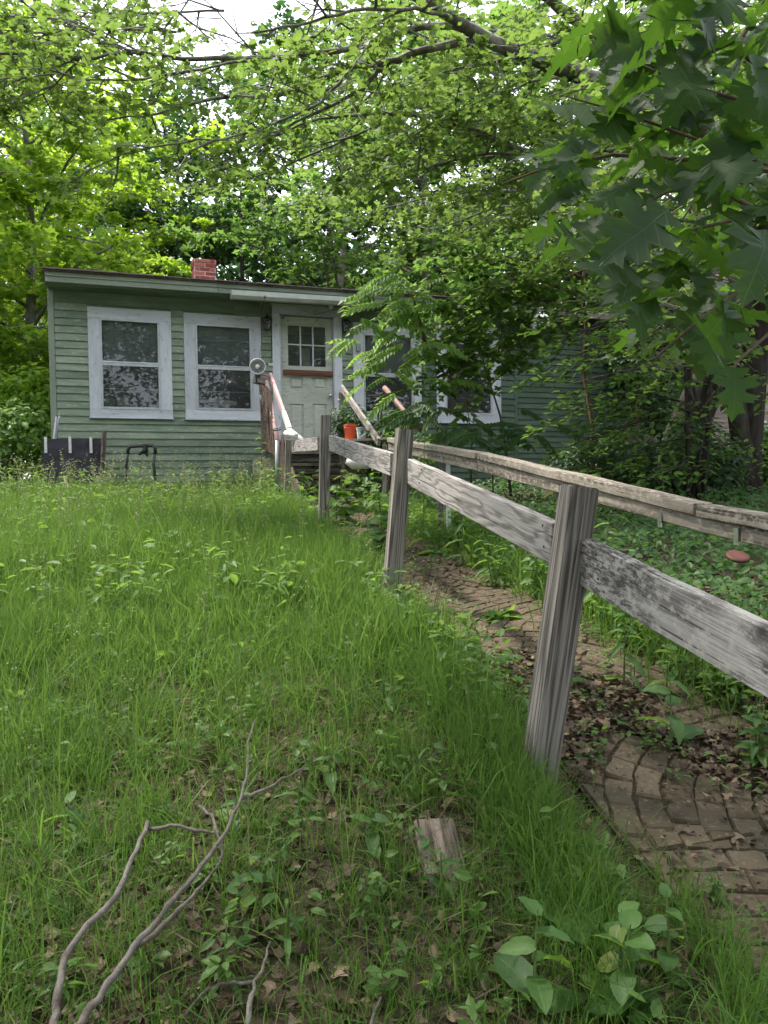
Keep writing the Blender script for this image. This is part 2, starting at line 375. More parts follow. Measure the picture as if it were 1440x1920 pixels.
def mat_veined(name, stops, dk, vein, trans, vs=6.6, slant=-.75, tf=.42, rough=.42):
    m, n, l, o = newmat(name); oi = n.new('ShaderNodeObjectInfo'); c = n.new('ShaderNodeTexCoord'); sp = n.new('ShaderNodeSeparateXYZ'); l.new(c.outputs['Object'], sp.inputs[0])
    colr = ramp(n, l, oi.outputs['Random'], stops)
    ab = n.new('ShaderNodeMath'); ab.operation = 'ABSOLUTE'; l.new(sp.outputs[0], ab.inputs[0])
    mid = maprange(n, l, ab.outputs[0], .004, .014, .75, 0)
    q = n.new('ShaderNodeMath'); q.operation = 'MULTIPLY_ADD'; l.new(ab.outputs[0], q.inputs[0]); q.inputs[1].default_value = slant; l.new(sp.outputs[1], q.inputs[2])
    w_ = n.new('ShaderNodeMath'); w_.operation = 'MULTIPLY'; l.new(q.outputs[0], w_.inputs[0]); w_.inputs[1].default_value = vs
    fr_ = n.new('ShaderNodeMath'); fr_.operation = 'FRACT'; l.new(w_.outputs[0], fr_.inputs[0])
    d_ = n.new('ShaderNodeMath'); d_.operation = 'SUBTRACT'; l.new(fr_.outputs[0], d_.inputs[0]); d_.inputs[1].default_value = .5
    e_ = n.new('ShaderNodeMath'); e_.operation = 'ABSOLUTE'; l.new(d_.outputs[0], e_.inputs[0])
    lat = maprange(n, l, e_.outputs[0], .015, .05, .5, 0); mx = n.new('ShaderNodeMath'); mx.operation = 'MAXIMUM'; l.new(mid, mx.inputs[0]); l.new(lat, mx.inputs[1])
    f = tex(n, l, 9, 4, vec=c.outputs['Object']); colr = mixcol(n, l, maprange(n, l, f, .35, .7, 0, .4), colr, dk)
    colr2 = mixcol(n, l, mx.outputs[0], colr, vein)
    p = n.new('ShaderNodeBsdfPrincipled'); l.new(colr2, p.inputs['Base Color']); p.inputs['Roughness'].default_value = rough; p.inputs['Specular IOR Level'].default_value = .4
    l.new(bump(n, l, mx.outputs[0], .4, .01), p.inputs['Normal'])
    t = n.new('ShaderNodeBsdfTranslucent'); l.new(mixcol(n, l, .75, colr, trans), t.inputs[0])
    x = n.new('ShaderNodeMixShader'); x.inputs[0].default_value = tf; l.new(p.outputs[0], x.inputs[1]); l.new(t.outputs[0], x.inputs[2]); l.new(x.outputs[0], o.inputs[0]); return m
M['lf_oak'] = mat_veined('oak_leaf', [(0, (.018, .042, .022)), (.35, (.028, .066, .028)), (.8, (.042, .095, .030)), (1, (.075, .12, .035))], (.015, .034, .018), (.10, .155, .08), (.17, .36, .025), tf=.42, rough=.52)
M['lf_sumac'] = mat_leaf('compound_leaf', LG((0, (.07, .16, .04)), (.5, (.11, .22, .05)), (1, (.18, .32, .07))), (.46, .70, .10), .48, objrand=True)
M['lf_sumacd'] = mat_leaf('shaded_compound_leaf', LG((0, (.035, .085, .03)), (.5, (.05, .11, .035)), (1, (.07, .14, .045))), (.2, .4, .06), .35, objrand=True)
M['lf_cover'] = mat_leaf('ground_cover_leaf', LG((0, (.028, .075, .022)), (.5, (.045, .11, .028)), (1, (.075, .155, .036))), (.22, .45, .06), .35, .5, .3)
M['lf_plant'] = mat_veined('broad_leaf', [(0, (.045, .11, .032)), (.5, (.07, .155, .038)), (.9, (.11, .21, .048)), (1, (.22, .24, .05))], (.035, .085, .03), (.15, .25, .09), (.34, .58, .06), 9.5, -.9, .40, .5)
M['lf_weed'] = mat_leaf('weed_leaf', LG((0, (.06, .13, .035)), (.5, (.09, .18, .045)), (1, (.15, .26, .06))), (.36, .58, .08), .42)
M['grass'] = mat_leaf('grass_blade', LG((0, (.045, .10, .022)), (.45, (.07, .155, .028)), (.8, (.12, .24, .038)), (.92, (.17, .29, .05)), (1, (.26, .23, .12))), (.29, .48, .08), .40, .55, .22)
M['seed'] = mat_leaf('seed_head', LG((0, (.12, .18, .06)), (1, (.30, .31, .16))), (.4, .42, .2), .3)
M['litter'] = mat_leaf('dead_leaf', LG((0, (.032, .021, .014)), (.4, (.075, .048, .033)), (.75, (.13, .09, .062)), (1, (.25, .19, .12))), (.2, .12, .05), .1, .6, .3)
# ---------------------------------------------------------------- leaf templates and scattering
def lobed(points, fold=.12, droop=.15):
    """leaf outline in the XY plane, stem at the origin, tip towards +Y: fan from the middle"""
    V = [(0, .45, 0)] + [(x, y, -droop*y*y + fold*abs(x)) for x, y in points]
    k = len(points); T = [(0, 1+i, 1+(i+1) % k) for i in range(k)]
    return np.array(V, float), np.array(T)
def mirror(pts):
    return pts + [(-x, y) for x, y in reversed(pts) if abs(x) > 1e-6]
MAPLE = lobed(mirror([(0, 0), (.30, .06), (.22, .22), (.56, .38), (.34, .52), (.20, .56), (.24, .78), (0, 1.0)]))
MAPLE_S = lobed(mirror([(0, 0), (.30, .10), (.50, .42), (.20, .52), (0, 1.0)]))
OVAL = (np.array([(0, 0, 0), (.25, .3, .05), (.22, .68, .02), (0, 1, -.14), (-.22, .68, .02), (-.25, .3, .05), (0, .5, -.02)], float), np.array([(0, 1, 6), (1, 2, 6), (2, 3, 6), (3, 4, 6), (4, 5, 6), (5, 0, 6)]))
RHOMB = (np.array([(0, 0, 0), (.30, .45, .06), (0, 1, -.10), (-.30, .45, .06)], float), np.array([(0, 1, 2), (0, 2, 3)]))
LANCE = (np.array([(0, 0, 0), (.12, .35, .03), (0, 1, -.15), (-.12, .35, .03)], float), np.array([(0, 1, 2), (0, 2, 3)]))
def orient(N, H):
    """rotation (n,3,3) whose columns are x, y (leaf axis), z (normal)"""
    N = N/np.linalg.norm(N, axis=1, keepdims=True)
    Y = H - N*np.sum(H*N, axis=1, keepdims=True); l = np.linalg.norm(Y, axis=1, keepdims=True); l[l < 1e-6] = 1; Y = Y/l
    X = np.cross(Y, N); return np.stack([X, Y, N], axis=2)
def scatter(tmpl, Pn, N, H, S, wide=None):
    V, T = tmpl; k = len(V); n = len(Pn); Rm = orient(N, H)
    L = np.repeat(V[None], n, 0)*S[:, None, None]
    if wide is not None: L[:, :, 0] *= wide[:, None]
    W = np.einsum('nij,nkj->nki', Rm, L) + Pn[:, None, :]
    TT = (T[None] + (np.arange(n)*k)[:, None, None]).reshape(-1, 3)
    return W.reshape(-1, 3), TT
def leaf_mesh(name, tmpl, Pn, N, H, S, mat, tint=None):
    Pn = np.asarray(Pn, float); n = len(Pn)
    V, T = scatter(tmpl, Pn, N, H, S)
    if tint is None: tint = rng.random(n)
    return mesh_np(name, V, T, mat, np.repeat(tint, len(tmpl[0])))
def rand_nh(n, up=(0, 0, 1), jit=.5, head=None, hj=1.0):
    N = np.array(up)[None] + rng.normal(0, jit, (n, 3))
    H = rng.normal(0, hj, (n, 3))
    if head is not None: H = H + np.asarray(head)
    return N, H
def vnoise(x, y, s, seed=0):
    """cheap smooth value noise (numpy)"""
    x = np.asarray(x)*s+seed*17.3; y = np.asarray(y)*s+seed*9.1
    xi = np.floor(x); yi = np.floor(y); fx_ = x-xi; fy_ = y-yi
    fx_ = fx_*fx_*(3-2*fx_); fy_ = fy_*fy_*(3-2*fy_)
    h = lambda a, b: (np.sin(a*127.1+b*311.7+seed)*43758.5453) % 1.0
    return (h(xi, yi)*(1-fx_)+h(xi+1, yi)*fx_)*(1-fy_) + (h(xi, yi+1)*(1-fx_)+h(xi+1, yi+1)*fx_)*fy_

# ---------------------------------------------------------------- ground and path
def grid_mesh(name, xs, ys, mat):
    X, Y = np.meshgrid(xs, ys); Z = gz(X, Y) + .02*(vnoise(X, Y, 4, 1)-.5) + .012*(vnoise(X, Y, 13, 2)-.5)
    # shallow bed for the path
    d = (X - (FX0+FK*Y))/math.sqrt(1+FK*FK); bed = (d > .03) & (d < .87) & (Y < 9.2) & (Y > -4); Z = np.where(bed, gz(X, Y)-.045, Z)
    V = np.stack([X, Y, Z], 2).reshape(-1, 3); a, b = len(ys), len(xs)
    i = np.arange(a-1)[:, None]*b + np.arange(b-1)[None]; q = np.stack([i, i+1, i+b+1, i+b], 2).reshape(-1, 4)
    return mesh_np(name, V, None, mat, None, True, q)
xs = np.unique(np.concatenate([np.linspace(-250, -20, 24), np.linspace(-20, -4, 40), np.linspace(-4, 5, 150), np.linspace(5, 20, 40), np.linspace(20, 250, 24)]))
ys = np.unique(np.concatenate([np.linspace(-40, -6, 12), np.linspace(-6, .8, 24), np.linspace(.8, 12, 190), np.linspace(12, 30, 30), np.linspace(30, 250, 24)]))
tag(link('ground', grid_mesh('ground', xs, ys, M['soil'])), kind='structure')

path = empty('garden_path', (fx(5, .45), 5, gzf(fx(5, .45), 5)), kind='structure')
bm_ = MB()
def path_pt(s, d):     # s along (y value), d across from the fence line
    x = FX0+FK*s + fnor.x*d; y = s + fnor.y*d; return x, y
sv = np.arange(-1.5, 9.0, .15)
V = []; Q = []
for i, s_ in enumerate(sv):
    for d in (.05, .25, .45, .65, .86):
        x, y = path_pt(s_, d); V.append((x, y, gzf(x, y)-.010))
for i in range(len(sv)-1):
    for k in range(4): a = i*5+k; Q.append((a, a+1, a+6, a+5))
link('path_bed', mesh_np('path_bed', V, None, M['soil'], None, True, Q), path)
def clip_poly(poly, x0, x1, y0, y1):
    def cut(p, ax, v, keep_less):
        o = []
        for i in range(len(p)):
            a, b = p[i], p[(i+1) % len(p)]; ia = (a[ax] <= v) if keep_less else (a[ax] >= v); ib = (b[ax] <= v) if keep_less else (b[ax] >= v)
            if ia: o.append(a)
            if ia != ib:
                t = (v-a[ax])/(b[ax]-a[ax]); o.append((a[0]+t*(b[0]-a[0]), a[1]+t*(b[1]-a[1])))
        return o
    for ax, v, k in ((0, x0, False), (0, x1, True), (1, y0, False), (1, y1, True)):
        poly = cut(poly, ax, v, k)
        if len(poly) < 3: return []
    return poly
pav = []
rr = random.Random(4)
for tile in range(-1, 11):
    s0 = tile*.82 + .35; flip = tile % 2
    cx, cy = ((.02, -.1) if flip else (.86, -.12)); 
    for ring in range(1, 15):
        ra, rb = ring*.084, (ring+1)*.084; step = rr.uniform(.12, .16)/((ra+rb)/2); a = rr.uniform(0, step) - .2
        while a < math.pi*1.1:
            st = step*rr.uniform(.8, 1.25); pts = []
            g = .004
            for k in range(4): t = a+g/rb + (st-2*g/rb)*k/3; pts.append((cx+math.cos(t)*(rb-g), cy+math.sin(t)*(rb-g)))
            for k in range(3, -1, -1): t = a+g/ra + (st-2*g/ra)*k/3; pts.append((cx+math.cos(t)*(ra+g), cy+math.sin(t)*(ra+g)))
            a += st
            pts = [(x+rr.uniform(-.007, .007), y+rr.uniform(-.007, .007)) for x, y in pts]
            pl = clip_poly(pts, .06, .85, .004, .816)
            if len(pl) < 3: continue
            ar = abs(sum(pl[i][0]*pl[(i+1) % len(pl)][1]-pl[(i+1) % len(pl)][0]*pl[i][1] for i in range(len(pl))))/2
            if ar < .0009: continue
            pav.append((s0, pl))
pav.sort(key=lambda t: abs(t[0]+t[1][0][1]-1.6) if t[0] > 0 else 50-t[0])
rest = MB(); npv = 0
for s0, pl in pav:
    c = (sum(p[0] for p in pl)/len(pl), sum(p[1] for p in pl)/len(pl))
    wp = []
    for f_, dz in ((1.0, -.03), (1.0, -.006), (.93, 0)):
        h = rr.uniform(-.003, .003) if dz == 0 else 0
        for p in pl:
            d = c[0]+(p[0]-c[0])*f_; s_ = s0+c[1]+(p[1]-c[1])*f_; x, y = path_pt(s_, d); wp.append((x, y, gzf(x, y)+dz+h))
    n = len(pl); cxw, cyw = path_pt(s0+c[1], c[0]); tilt = rr.uniform(-.003, .004)
    wp.append((cxw, cyw, gzf(cxw, cyw)+.001+tilt))
    Q = [(l*n+k, l*n+(k+1) % n, (l+1)*n+(k+1) % n, (l+1)*n+k) for l in range(2) for k in range(n)]; T = [(3*n, 2*n+k, 2*n+(k+1) % n) for k in range(n)]
    if npv < 300:
        o = Vector((cxw, cyw, gzf(cxw, cyw))); wl = [tuple(Vector(v)-o) for v in wp]
        b = MB().add(wl, T, Q); link('paver', b.mesh('paver', M['paver']), path, Matrix.Translation(o)); npv += 1
    else: rest.add(wp, T, Q)
if rest.n: tag(link('paver_field', rest.mesh('paver_field', M['paver']), path), kind='stuff')

# ---------------------------------------------------------------- the house
WALLD = Vector((.936, .352, 0)).normalized(); WALLN = Vector((-WALLD.y, WALLD.x, 0))   # into the house
W0 = Vector((-1.23, 12.3, 0))
def Wx(px, py, inn=0.0):
    """where the ray meets the wall plane (moved inn metres inwards): distance along the wall, height"""
    d = ray(px, py); o = W0 + WALLN*inn; t = o.dot(WALLN)/d.dot(WALLN); p = Vector((d.x*t, d.y*t, CAMZ+d.z*t)); return (p-W0).dot(WALLD), p.z
U0 = Wx(96, 700)[0]
def Wu(px, py, inn=0.0):
    a, b = Wx(px, py, inn); return a-U0, b
origin = W0 + WALLD*U0
house = empty('green_house', (origin.x, origin.y, 1.2), math.atan2(WALLD.y, WALLD.x), label='single storey green clapboard house with white trimmed windows and peeling paint', cat='house')
HZ = 1.2
def hz(z): return z-HZ            # world height -> house frame
def HP(u, n, z): return Vector((u, n, hz(z)))
us = Wu(966, 700)[0]; ue = Wu(1207, 800)[0]
zs = Wu(93, 541)[1]               # soffit height
zb = gzf(-4, 11)-.15
ztop = (zs + Wu(700, 575)[1])/2 + .02
def opening(l, r_, t, b):
    zt = (Wu(l, t[0])[1]+Wu(r_, t[1])[1])/2; zb_ = (Wu(l, b[0])[1]+Wu(r_, b[1])[1])/2
    return [Wu(l, (t[0]+b[0])/2)[0], Wu(r_, (t[1]+b[1])/2)[0], zb_, zt]
wins = []   # outer rect, inner rect, meeting rail z
wins.append((opening(166, 322, (575, 585), (781, 785)), opening(188.5, 300, (597, 604), (766, 770)), Wu(245, 683)[1]))
wins.append((opening(345.5, 489.5, (587, 595), (786, 788)), opening(367, 471.5, (609, 612), (769.5, 770)), Wu(420, 690)[1]))
wins.append((opening(662, 789, (606, 611), (790, 791)), opening(681, 773, (627, 630), (776, 777)), Wu(730, 704)[1]))
wins.append((opening(817.5, 938, (612, 614), (792, 791)), opening(834, 921, (632, 633), (778, 778)), Wu(880, 707)[1]))
for w_ in wins:                    # true up: outer sills sit level
    w_[0][2] = (wins[0][0][2]+wins[1][0][2]+wins[2][0][2]+wins[3][0][2])/4*.5 + w_[0][2]*.5
door_o = opening(511, 641, (575, 579), (835, 835)); door_l = opening(527, 624.5, (593, 597), (828, 828))
zfr = Wu(130, 568)[1]             # bottom of frieze at the left
opens = [w_[1] for w_ in wins] + [door_l]
outers = [w_[0] for w_ in wins] + [door_o]
for n_, v_ in (('us', us), ('ue', ue), ('zs', zs), ('zb', zb), ('ztop', ztop), ('zfr', zfr), ('wins', wins), ('door', door_o)): print(n_, v_)

# sheathing with real openings
def rects_minus(u0_, u1_, z0_, z1_, holes):
    us_ = sorted({u0_, u1_, *[h[0] for h in holes if u0_ < h[0] < u1_], *[h[1] for h in holes if u0_ < h[1] < u1_]}); o = []
    for a, b in zip(us_[:-1], us_[1:]):
        m = (a+b)/2; hs = sorted([h for h in holes if h[0] < m < h[1]], key=lambda h: h[2]); z = z0_
        for h in hs:
            if h[2] > z: o.append((a, b, z, min(h[2], z1_)))
            z = max(z, h[3])
        if z < z1_: o.append((a, b, z, z1_))
    return o
front = local('front_wall', (lambda b: b.mesh('front_wall', M['frieze']))(
    (lambda b: [b.box((a, .0, hz(z0)), (c, .12, hz(z1))) for a, c, z0, z1 in rects_minus(0, us, zb, ztop+.05, opens)] and b)(MB())), house)
DEP = 6.5
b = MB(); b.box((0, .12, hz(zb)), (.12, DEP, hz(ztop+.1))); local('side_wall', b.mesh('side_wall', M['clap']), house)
b = MB(); b.box((0, DEP, hz(zb)), (ue, DEP+.12, hz(ztop+.4))); local('back_wall', b.mesh('back_wall', M['clap_shaded']), house)
b = MB(); b.box((.12, .12, hz(zb+.3)), (us, DEP, hz(zb+.42))); local('interior_floor', b.mesh('interior_floor', M['dark']), house)
b = MB(); b.box((.12, .12, hz(ztop-.02)), (us, DEP, hz(ztop+.04))); b.box((.12, 2.6, hz(zb+.42)), (us, 2.7, hz(ztop-.02))); local('interior_partition', b.mesh('interior_partition', M['dark']), house)
# clapboards
EXP = .107
def clap(u0_, u1_, z0_, exp, mat, parent, n0=-.002, th=.025, name='clapboard', droop=0):
    L = u1_-u0_
    if L < .03: return
    V = [(-L/2, -th, 0), (L/2, -th, 0), (L/2, 0, 0), (-L/2, 0, 0), (-L/2, -.006, exp+.012), (L/2, -.006, exp+.012), (L/2, 0, exp+.012), (-L/2, 0, exp+.012)]
    b = MB().hexa(V); o = local(name, b.mesh(name, mat), parent)
    o.matrix_basis = Matrix.Translation(((u0_+u1_)/2, n0+random.uniform(-.002, .0), hz(z0_))) @ Matrix.Rotation(random.uniform(-.0018, .0018)+droop, 4, 'Y')
    return o
rc = random.Random(11)
z = zfr - EXP; nrow = 0
while z > zb-.05:
    segs = []; cur = .062
    for h in sorted(outers, key=lambda h: h[0]):
        if h[2] < z+EXP*.5 < h[3]:
            segs.append((cur, h[0])); cur = h[1]
    segs.append((cur, us))
    for a, c in segs:
        while c-a > 3.4:
            L = rc.uniform(1.6, 3.2); clap(a, a+L-.0015, z, EXP, M['clap'] if a+L < 6.2 else M['clap_shaded'], front); a += L
        clap(a+.002, c-.002, z, EXP, M['clap'] if (a+c)/2 < 5.2 else M['clap_shaded'], front)
    z -= EXP; nrow += 1
# frieze, corner boards, fascia, soffit, roof
def hbox(name, a, b_, mat, parent=house):
    """box in the house frame with its own origin and X along its length"""
    a = Vector(a); b_ = Vector(b_); c = (a+b_)/2; d = b_-a
    return local(name, bevelled(abs(d.x), abs(d.y), abs(d.z), .003), parent, Matrix.Translation(c), mat)
def vbox(name, a, b_, mat, parent=house):
    """the same, grain upright"""
    a = Vector(a); b_ = Vector(b_); c = (a+b_)/2; d = b_-a
    return local(name, bevelled(abs(d.z), abs(d.y), abs(d.x), .003), parent, Matrix.Translation(c) @ Matrix.Rotation(-math.pi/2, 4, 'Y'), mat)
j = .062
ub = door_o[0]-.2
hbox('frieze_board', HP(j, -.020, zfr), HP(2.6, 0, ztop), M['frieze']); hbox('frieze_board', HP(2.603, -.019, zfr-.03), HP(door_o[0]+.2, 0, ztop), M['frieze'])
hbox('frieze_board', HP(door_o[1]-.5, -.018, max(door_o[3], zfr-.03)), HP(us, 0, ztop), M['frieze'])
vbox('corner_board', HP(-.02, -.03, zb), HP(.06, 0.0, ztop), M['fascia']); vbox('corner_board', HP(-.022, .002, zb), HP(-.0005, .10, ztop), M['fascia'])
vbox('corner_board', HP(us-.03, -.028, zb), HP(us+.03, 0.0, ztop-.1), M['clap_shaded'])
OV = .42
zf0 = Wu(84, 507, -OV)[1]; zf1 = Wu(700, 551, -OV)[1]; uL = Wu(84, 520, -OV)[0]; uR = Wu(700, 560, -OV)[0]
print('fascia', zf0, zf1, uL, uR, 'soffit', Wu(93, 541)[1], Wu(260, 565)[1])
def slope_z(u): return zf0 + (zf1-zf0)*(u-uL)/(uR-uL)
def fboard(name, u0_, u1_, n0, n1, dz0, dz1, mat):
    p0 = HP((u0_), (n0+n1)/2, slope_z(u0_)+(dz0+dz1)/2); p1 = HP(u1_, (n0+n1)/2, slope_z(u1_)+(dz0+dz1)/2)
    return local(name, bevelled((p1-p0).length, abs(n1-n0), abs(dz1-dz0), .003), house, frame(p0, p1), mat)
rend = us+.1
for a, c in ((uL, 2.3), (2.304, 5.6), (5.604, rend)):
    fboard('fascia_board', a, c, -OV-.02, -OV, -.150, -.012, M['fascia'])
    fboard('fascia_trim', a, c, -OV-.034, -OV-.0205, -.075, -.014, M['fascia'])
for k, (n0, n1) in enumerate(((-OV+.001, -OV+.19), (-OV+.195, -.024))):
    fboard('soffit_board', uL+.02, rend, n0, n1, -.152-.01*k, -.134-.01*k, M['frieze'])
# rake end and roof deck
V = []
RS = .045   # roof rise
b = MB()
def RPt(u, n, dz): return tuple(HP(u, n, slope_z(u) + (n+OV)*RS + dz))
b.hexa([RPt(uL-.04, -OV-.06, -.010), RPt(rend, -OV-.06, -.010), RPt(rend, DEP+.3, -.01), RPt(uL-.04, DEP+.3, -.01),
        RPt(uL-.04, -OV-.06, .012), RPt(rend, -OV-.06, .012), RPt(rend, DEP+.3, .012), RPt(uL-.04, DEP+.3, .012)])
roof = local('roof', b.mesh('roof', M['roof']), house)
b = MB(); b.hexa([RPt(uL, -OV, -.15), RPt(uL+.02, -OV, -.15), RPt(uL+.02, DEP+.3, -.15), RPt(uL, DEP+.3, -.15), RPt(uL, -OV, -.012), RPt(uL+.02, -OV, -.012), RPt(uL+.02, DEP+.3, -.012), RPt(uL, DEP+.3, -.012)])
local('rake_board', b.mesh('rake_board', M['fascia']), house)
# ragged shingle course along the eave
rs = random.Random(5); u = uL-.03
while u < rend:
    L = rs.uniform(.28, .36); e = rs.uniform(.0, .03)
    b = MB(); b.hexa([RPt(u+.002, -OV-.085-e, .013), RPt(u+L, -OV-.085-e, .013), RPt(u+L, -OV+.25, .013), RPt(u+.002, -OV+.25, .013), RPt(u+.002, -OV-.085-e, .024+e*.3), RPt(u+L, -OV-.085-e, .024), RPt(u+L, -OV+.25, .024), RPt(u+.002, -OV+.25, .024)])
    local('shingle', b.mesh('shingle', M['roof']), roof); u += L
# chimney with its bricks
cu0, cz0 = Wu(364, 532, 1.4); cu1, cz1 = Wu(405, 487, 1.4)
chim = local('chimney', None, house) if False else None
cw = cu1-cu0; czb = slope_z(cu0)+.05
b = MB(); b.box((cu0+.009, 1.4+.009, hz(czb)), (cu1-.009, 1.4+cw-.009, hz(cz1-.01))); chim = local('chimney', b.mesh('chimney', M['mortar']), house)
bh = .0572+.013; nb = int((cz1-czb)/bh)+1; bl = (cw-.01)/2; me_b = bevelled(bl-.016, .09, .055, .004); me_h = bevelled(bl/2-.016, .09, .055, .004)
me_b.materials.append(M['brick']); me_h.materials.append(M['brick'])
for r_ in range(nb):
    zc = hz(cz1) - bh*(r_+.5); ex = .012 if r_ in (0, 1) else 0
    for side in range(4):
        Mx = Matrix.Translation(((cu0+cu1)/2, 1.4+cw/2, zc)) @ Matrix.Rotation(side*math.pi/2, 4, 'Z')
        if (r_+side) % 2: items = [(-cw/2+bl/2+.003, me_b), (cw/2-bl/2-.003, me_b)]
        else: items = [(0, me_b), (-cw/2+bl/4, me_h), (cw/2-bl/4, me_h)]
        for x, me in items:
            x = max(-cw/2+.06, min(cw/2-.06, x))
            local('brick', me, chim, Mx @ Matrix.Translation((x, -cw/2+.050-ex+random.uniform(-.003, .001), 0)) @ Matrix.Rotation(random.uniform(-.01, .01), 4, 'Z'))
# gutter with open top
g0 = Wu(433, 545, -OV-.1); g1 = Wu(699, 561, -OV-.1)
gb = MB(); prof = [(-.0, 0), (-.0, -.115), (-.08, -.115), (-.115, -.07), (-.115, 0), (-.100, .0), (-.100, -.01), (-.108, -.012), (-.108, -.066), (-.078, -.108), (-.006, -.108), (-.006, 0)]
ends = []
for (u_, z_) in (g0, g1): ends.append([tuple(HP(u_, -OV-.036+p, z_+q)) for p, q in prof])
V = ends[0]+ends[1]; n = len(prof); gb.add(V, (), [(k, (k+1) % n, n+(k+1) % n, n+k) for k in range(n)] + [(0, 1, 2, 3), (0, 3, 4, 11), (n, n+3, n+2, n+1), (n, n+11, n+4, n+3)])
local('gutter', gb.mesh('gutter', M['gutter']), house)
a_ = Wu(497, 556, -OV-.16); c_ = Wu(484, 577, -.1)
b = MB(); b.tube([HP(a_[0], -OV-.17, a_[1]), HP(c_[0], -.30, c_[1])], .02, 5); b.tube([HP(c_[0]+.03, -.3, c_[1]+.05), HP(c_[0]+.02, -.3, c_[1]-.05)], .008, 4); local('gutter_bracket', b.mesh('bracket', M['oldwood']), house)

# windows
def casing(parent, o, i, mat, n0=-.034, n1=-.003):
    """head, sill and side boards round an opening"""
    hbox('casing_board', HP(o[0], n0, i[3]), HP(o[1], n1, o[3]), mat, parent)
    hbox('casing_board', HP(o[0], n0, o[2]), HP(o[1], n1, i[2]), mat, parent)
    vbox('casing_board', HP(o[0], n0+.002, i[2]+.0005), HP(i[0], n1, i[3]-.0005), mat, parent)
    vbox('casing_board', HP(i[1], n0+.002, i[2]+.0005), HP(o[1], n1, i[3]-.0005), mat, parent)
for k, (o, i, mz) in enumerate(wins):
    win = local('window', None, house)
    casing(win, o, i, M['white'])
    hbox('sill', HP(o[0]-.01, -.06, o[2]-.022), HP(o[1]+.01, -.002, o[2]-.001), M['white'], win)
    fr = .028; n0, n1 = -.040, .02
    # storm frame
    for nm, a, c, f_ in (('storm_frame', (i[0], n0, i[3]-fr), (i[1], n1, i[3]), hbox), ('storm_frame', (i[0], n0, i[2]), (i[1], n1, i[2]+fr*1.2), hbox),
                         ('storm_frame', (i[0], n0, i[2]+fr*1.2), (i[0]+fr, n1, i[3]-fr), vbox), ('storm_frame', (i[1]-fr, n0, i[2]+fr*1.2), (i[1], n1, i[3]-fr), vbox)):
        f_(nm, HP(*a), HP(*c), M['alu'], win)
    hbox('meeting_rail', HP(i[0]+fr, -.030, mz-.035), HP(i[1]-fr, .0, mz+.03), M['alu'], win)
    hbox('meeting_rail_lip', HP(i[0]+fr, -.036, mz+.012), HP(i[1]-fr, -.0302, mz+.03), M['white'], win)
    for zz in (mz-.36, mz+.42 if k == 1 else None):
        if zz: hbox('glazing_bar', HP(i[0]+fr, .03, zz-.007), HP(i[1]-fr, .04, zz+.007), M['alu'], win)
    b = MB(); b.box((i[0]+fr, .006, hz(mz+.031)), (i[1]-fr, .010, hz(i[3]-fr))); local('pane', b.mesh('pane', M['glass']), win)
    b = MB(); b.box((i[0]+fr, -.014, hz(i[2]+fr*1.2)), (i[1]-fr, -.010, hz(mz-.0355))); local('pane', b.mesh('pane', M['glass']), win)
    b = MB(); b.box((i[0]+.01, .075, hz(mz-.01)), (i[1]-.01, .08, hz(i[3]))); local('roller_shade', b.mesh('roller_shade', M['shade']), win)
# slipped upper storm panel of the first window
# door
dr = local('door', None, house)
o, i = door_o, door_l
vbox('casing_board', HP(o[0], -.036, o[2]), HP(i[0]-.02, -.002, i[3]+.02), M['white'], dr); vbox('casing_board', HP(i[1]+.02, -.036, o[2]), HP(o[1], -.002, i[3]+.02), M['white'], dr)
hbox('casing_board', HP(o[0], -.036, i[3]+.0205), HP(o[1], -.002, o[3]), M['white'], dr); hbox('head_cap', HP(o[0]-.015, -.05, o[3]), HP(o[1]+.015, -.002, o[3]+.03), M['door'], dr)
vbox('jamb', HP(i[0]-.0195, -.034, o[2]), HP(i[0], .10, i[3]), M['white'], dr); vbox('jamb', HP(i[1], -.034, o[2]), HP(i[1]+.0195, .10, i[3]), M['white'], dr)
hbox('threshold', HP(i[0]-.05, -.10, i[2]-.05), HP(i[1]+.05, .10, i[2]), M['oldwood'], dr)
def dw(px, py): return Wu(px, py, .03)
lu0, lz1 = dw(539, 610); lu1, lz0 = dw(610.5, 688.5)
dn0, dn1 = .02, .06
b = MB(); dh = [[lu0, lu1, lz0, lz1]]
pan = []
for (xa, ya, xb, yb) in ((543, 706, 568, 730), (587, 706, 612.5, 730), (543, 757, 570, 822), (586, 757, 613, 822)):
    a = dw(xa, ya); c = dw(xb, yb); pan.append([a[0], c[0], c[1], a[1]])
for a, c, z0, z1 in rects_minus(i[0]+.003, i[1]-.003, i[2]+.004, i[3]-.003, dh+pan): b.box((a, dn0, hz(z0)), (c, dn1, hz(z1)))
local('door_leaf', b.mesh('door_leaf', M['door']), dr)
for p in pan:
    m = .022; b = MB(); b.box((p[0], dn0+.018, hz(p[2])), (p[1], dn1-.002, hz(p[3])))
    b.hexa([tuple(HP(u_, n_, z_)) for u_, n_, z_ in ((p[0]+m, dn0+.018, p[2]+m), (p[1]-m, dn0+.018, p[2]+m), (p[1]-m, dn0+.018, p[3]-m), (p[0]+m, dn0+.018, p[3]-m),
            (p[0]+m*1.8, dn0+.004, p[2]+m*1.8), (p[1]-m*1.8, dn0+.004, p[2]+m*1.8), (p[1]-m*1.8, dn0+.004, p[3]-m*1.8), (p[0]+m*1.8, dn0+.004, p[3]-m*1.8))])
    local('door_panel', b.mesh('door_panel', M['door']), dr)
mw = .011
for k in (1, 2): uc = lu0+(lu1-lu0)*k/3; vbox('muntin', HP(uc-mw, dn0+.004, lz0), HP(uc+mw, dn1-.006, lz1), M['white'], dr)
zc = (lz0+lz1)/2+.02
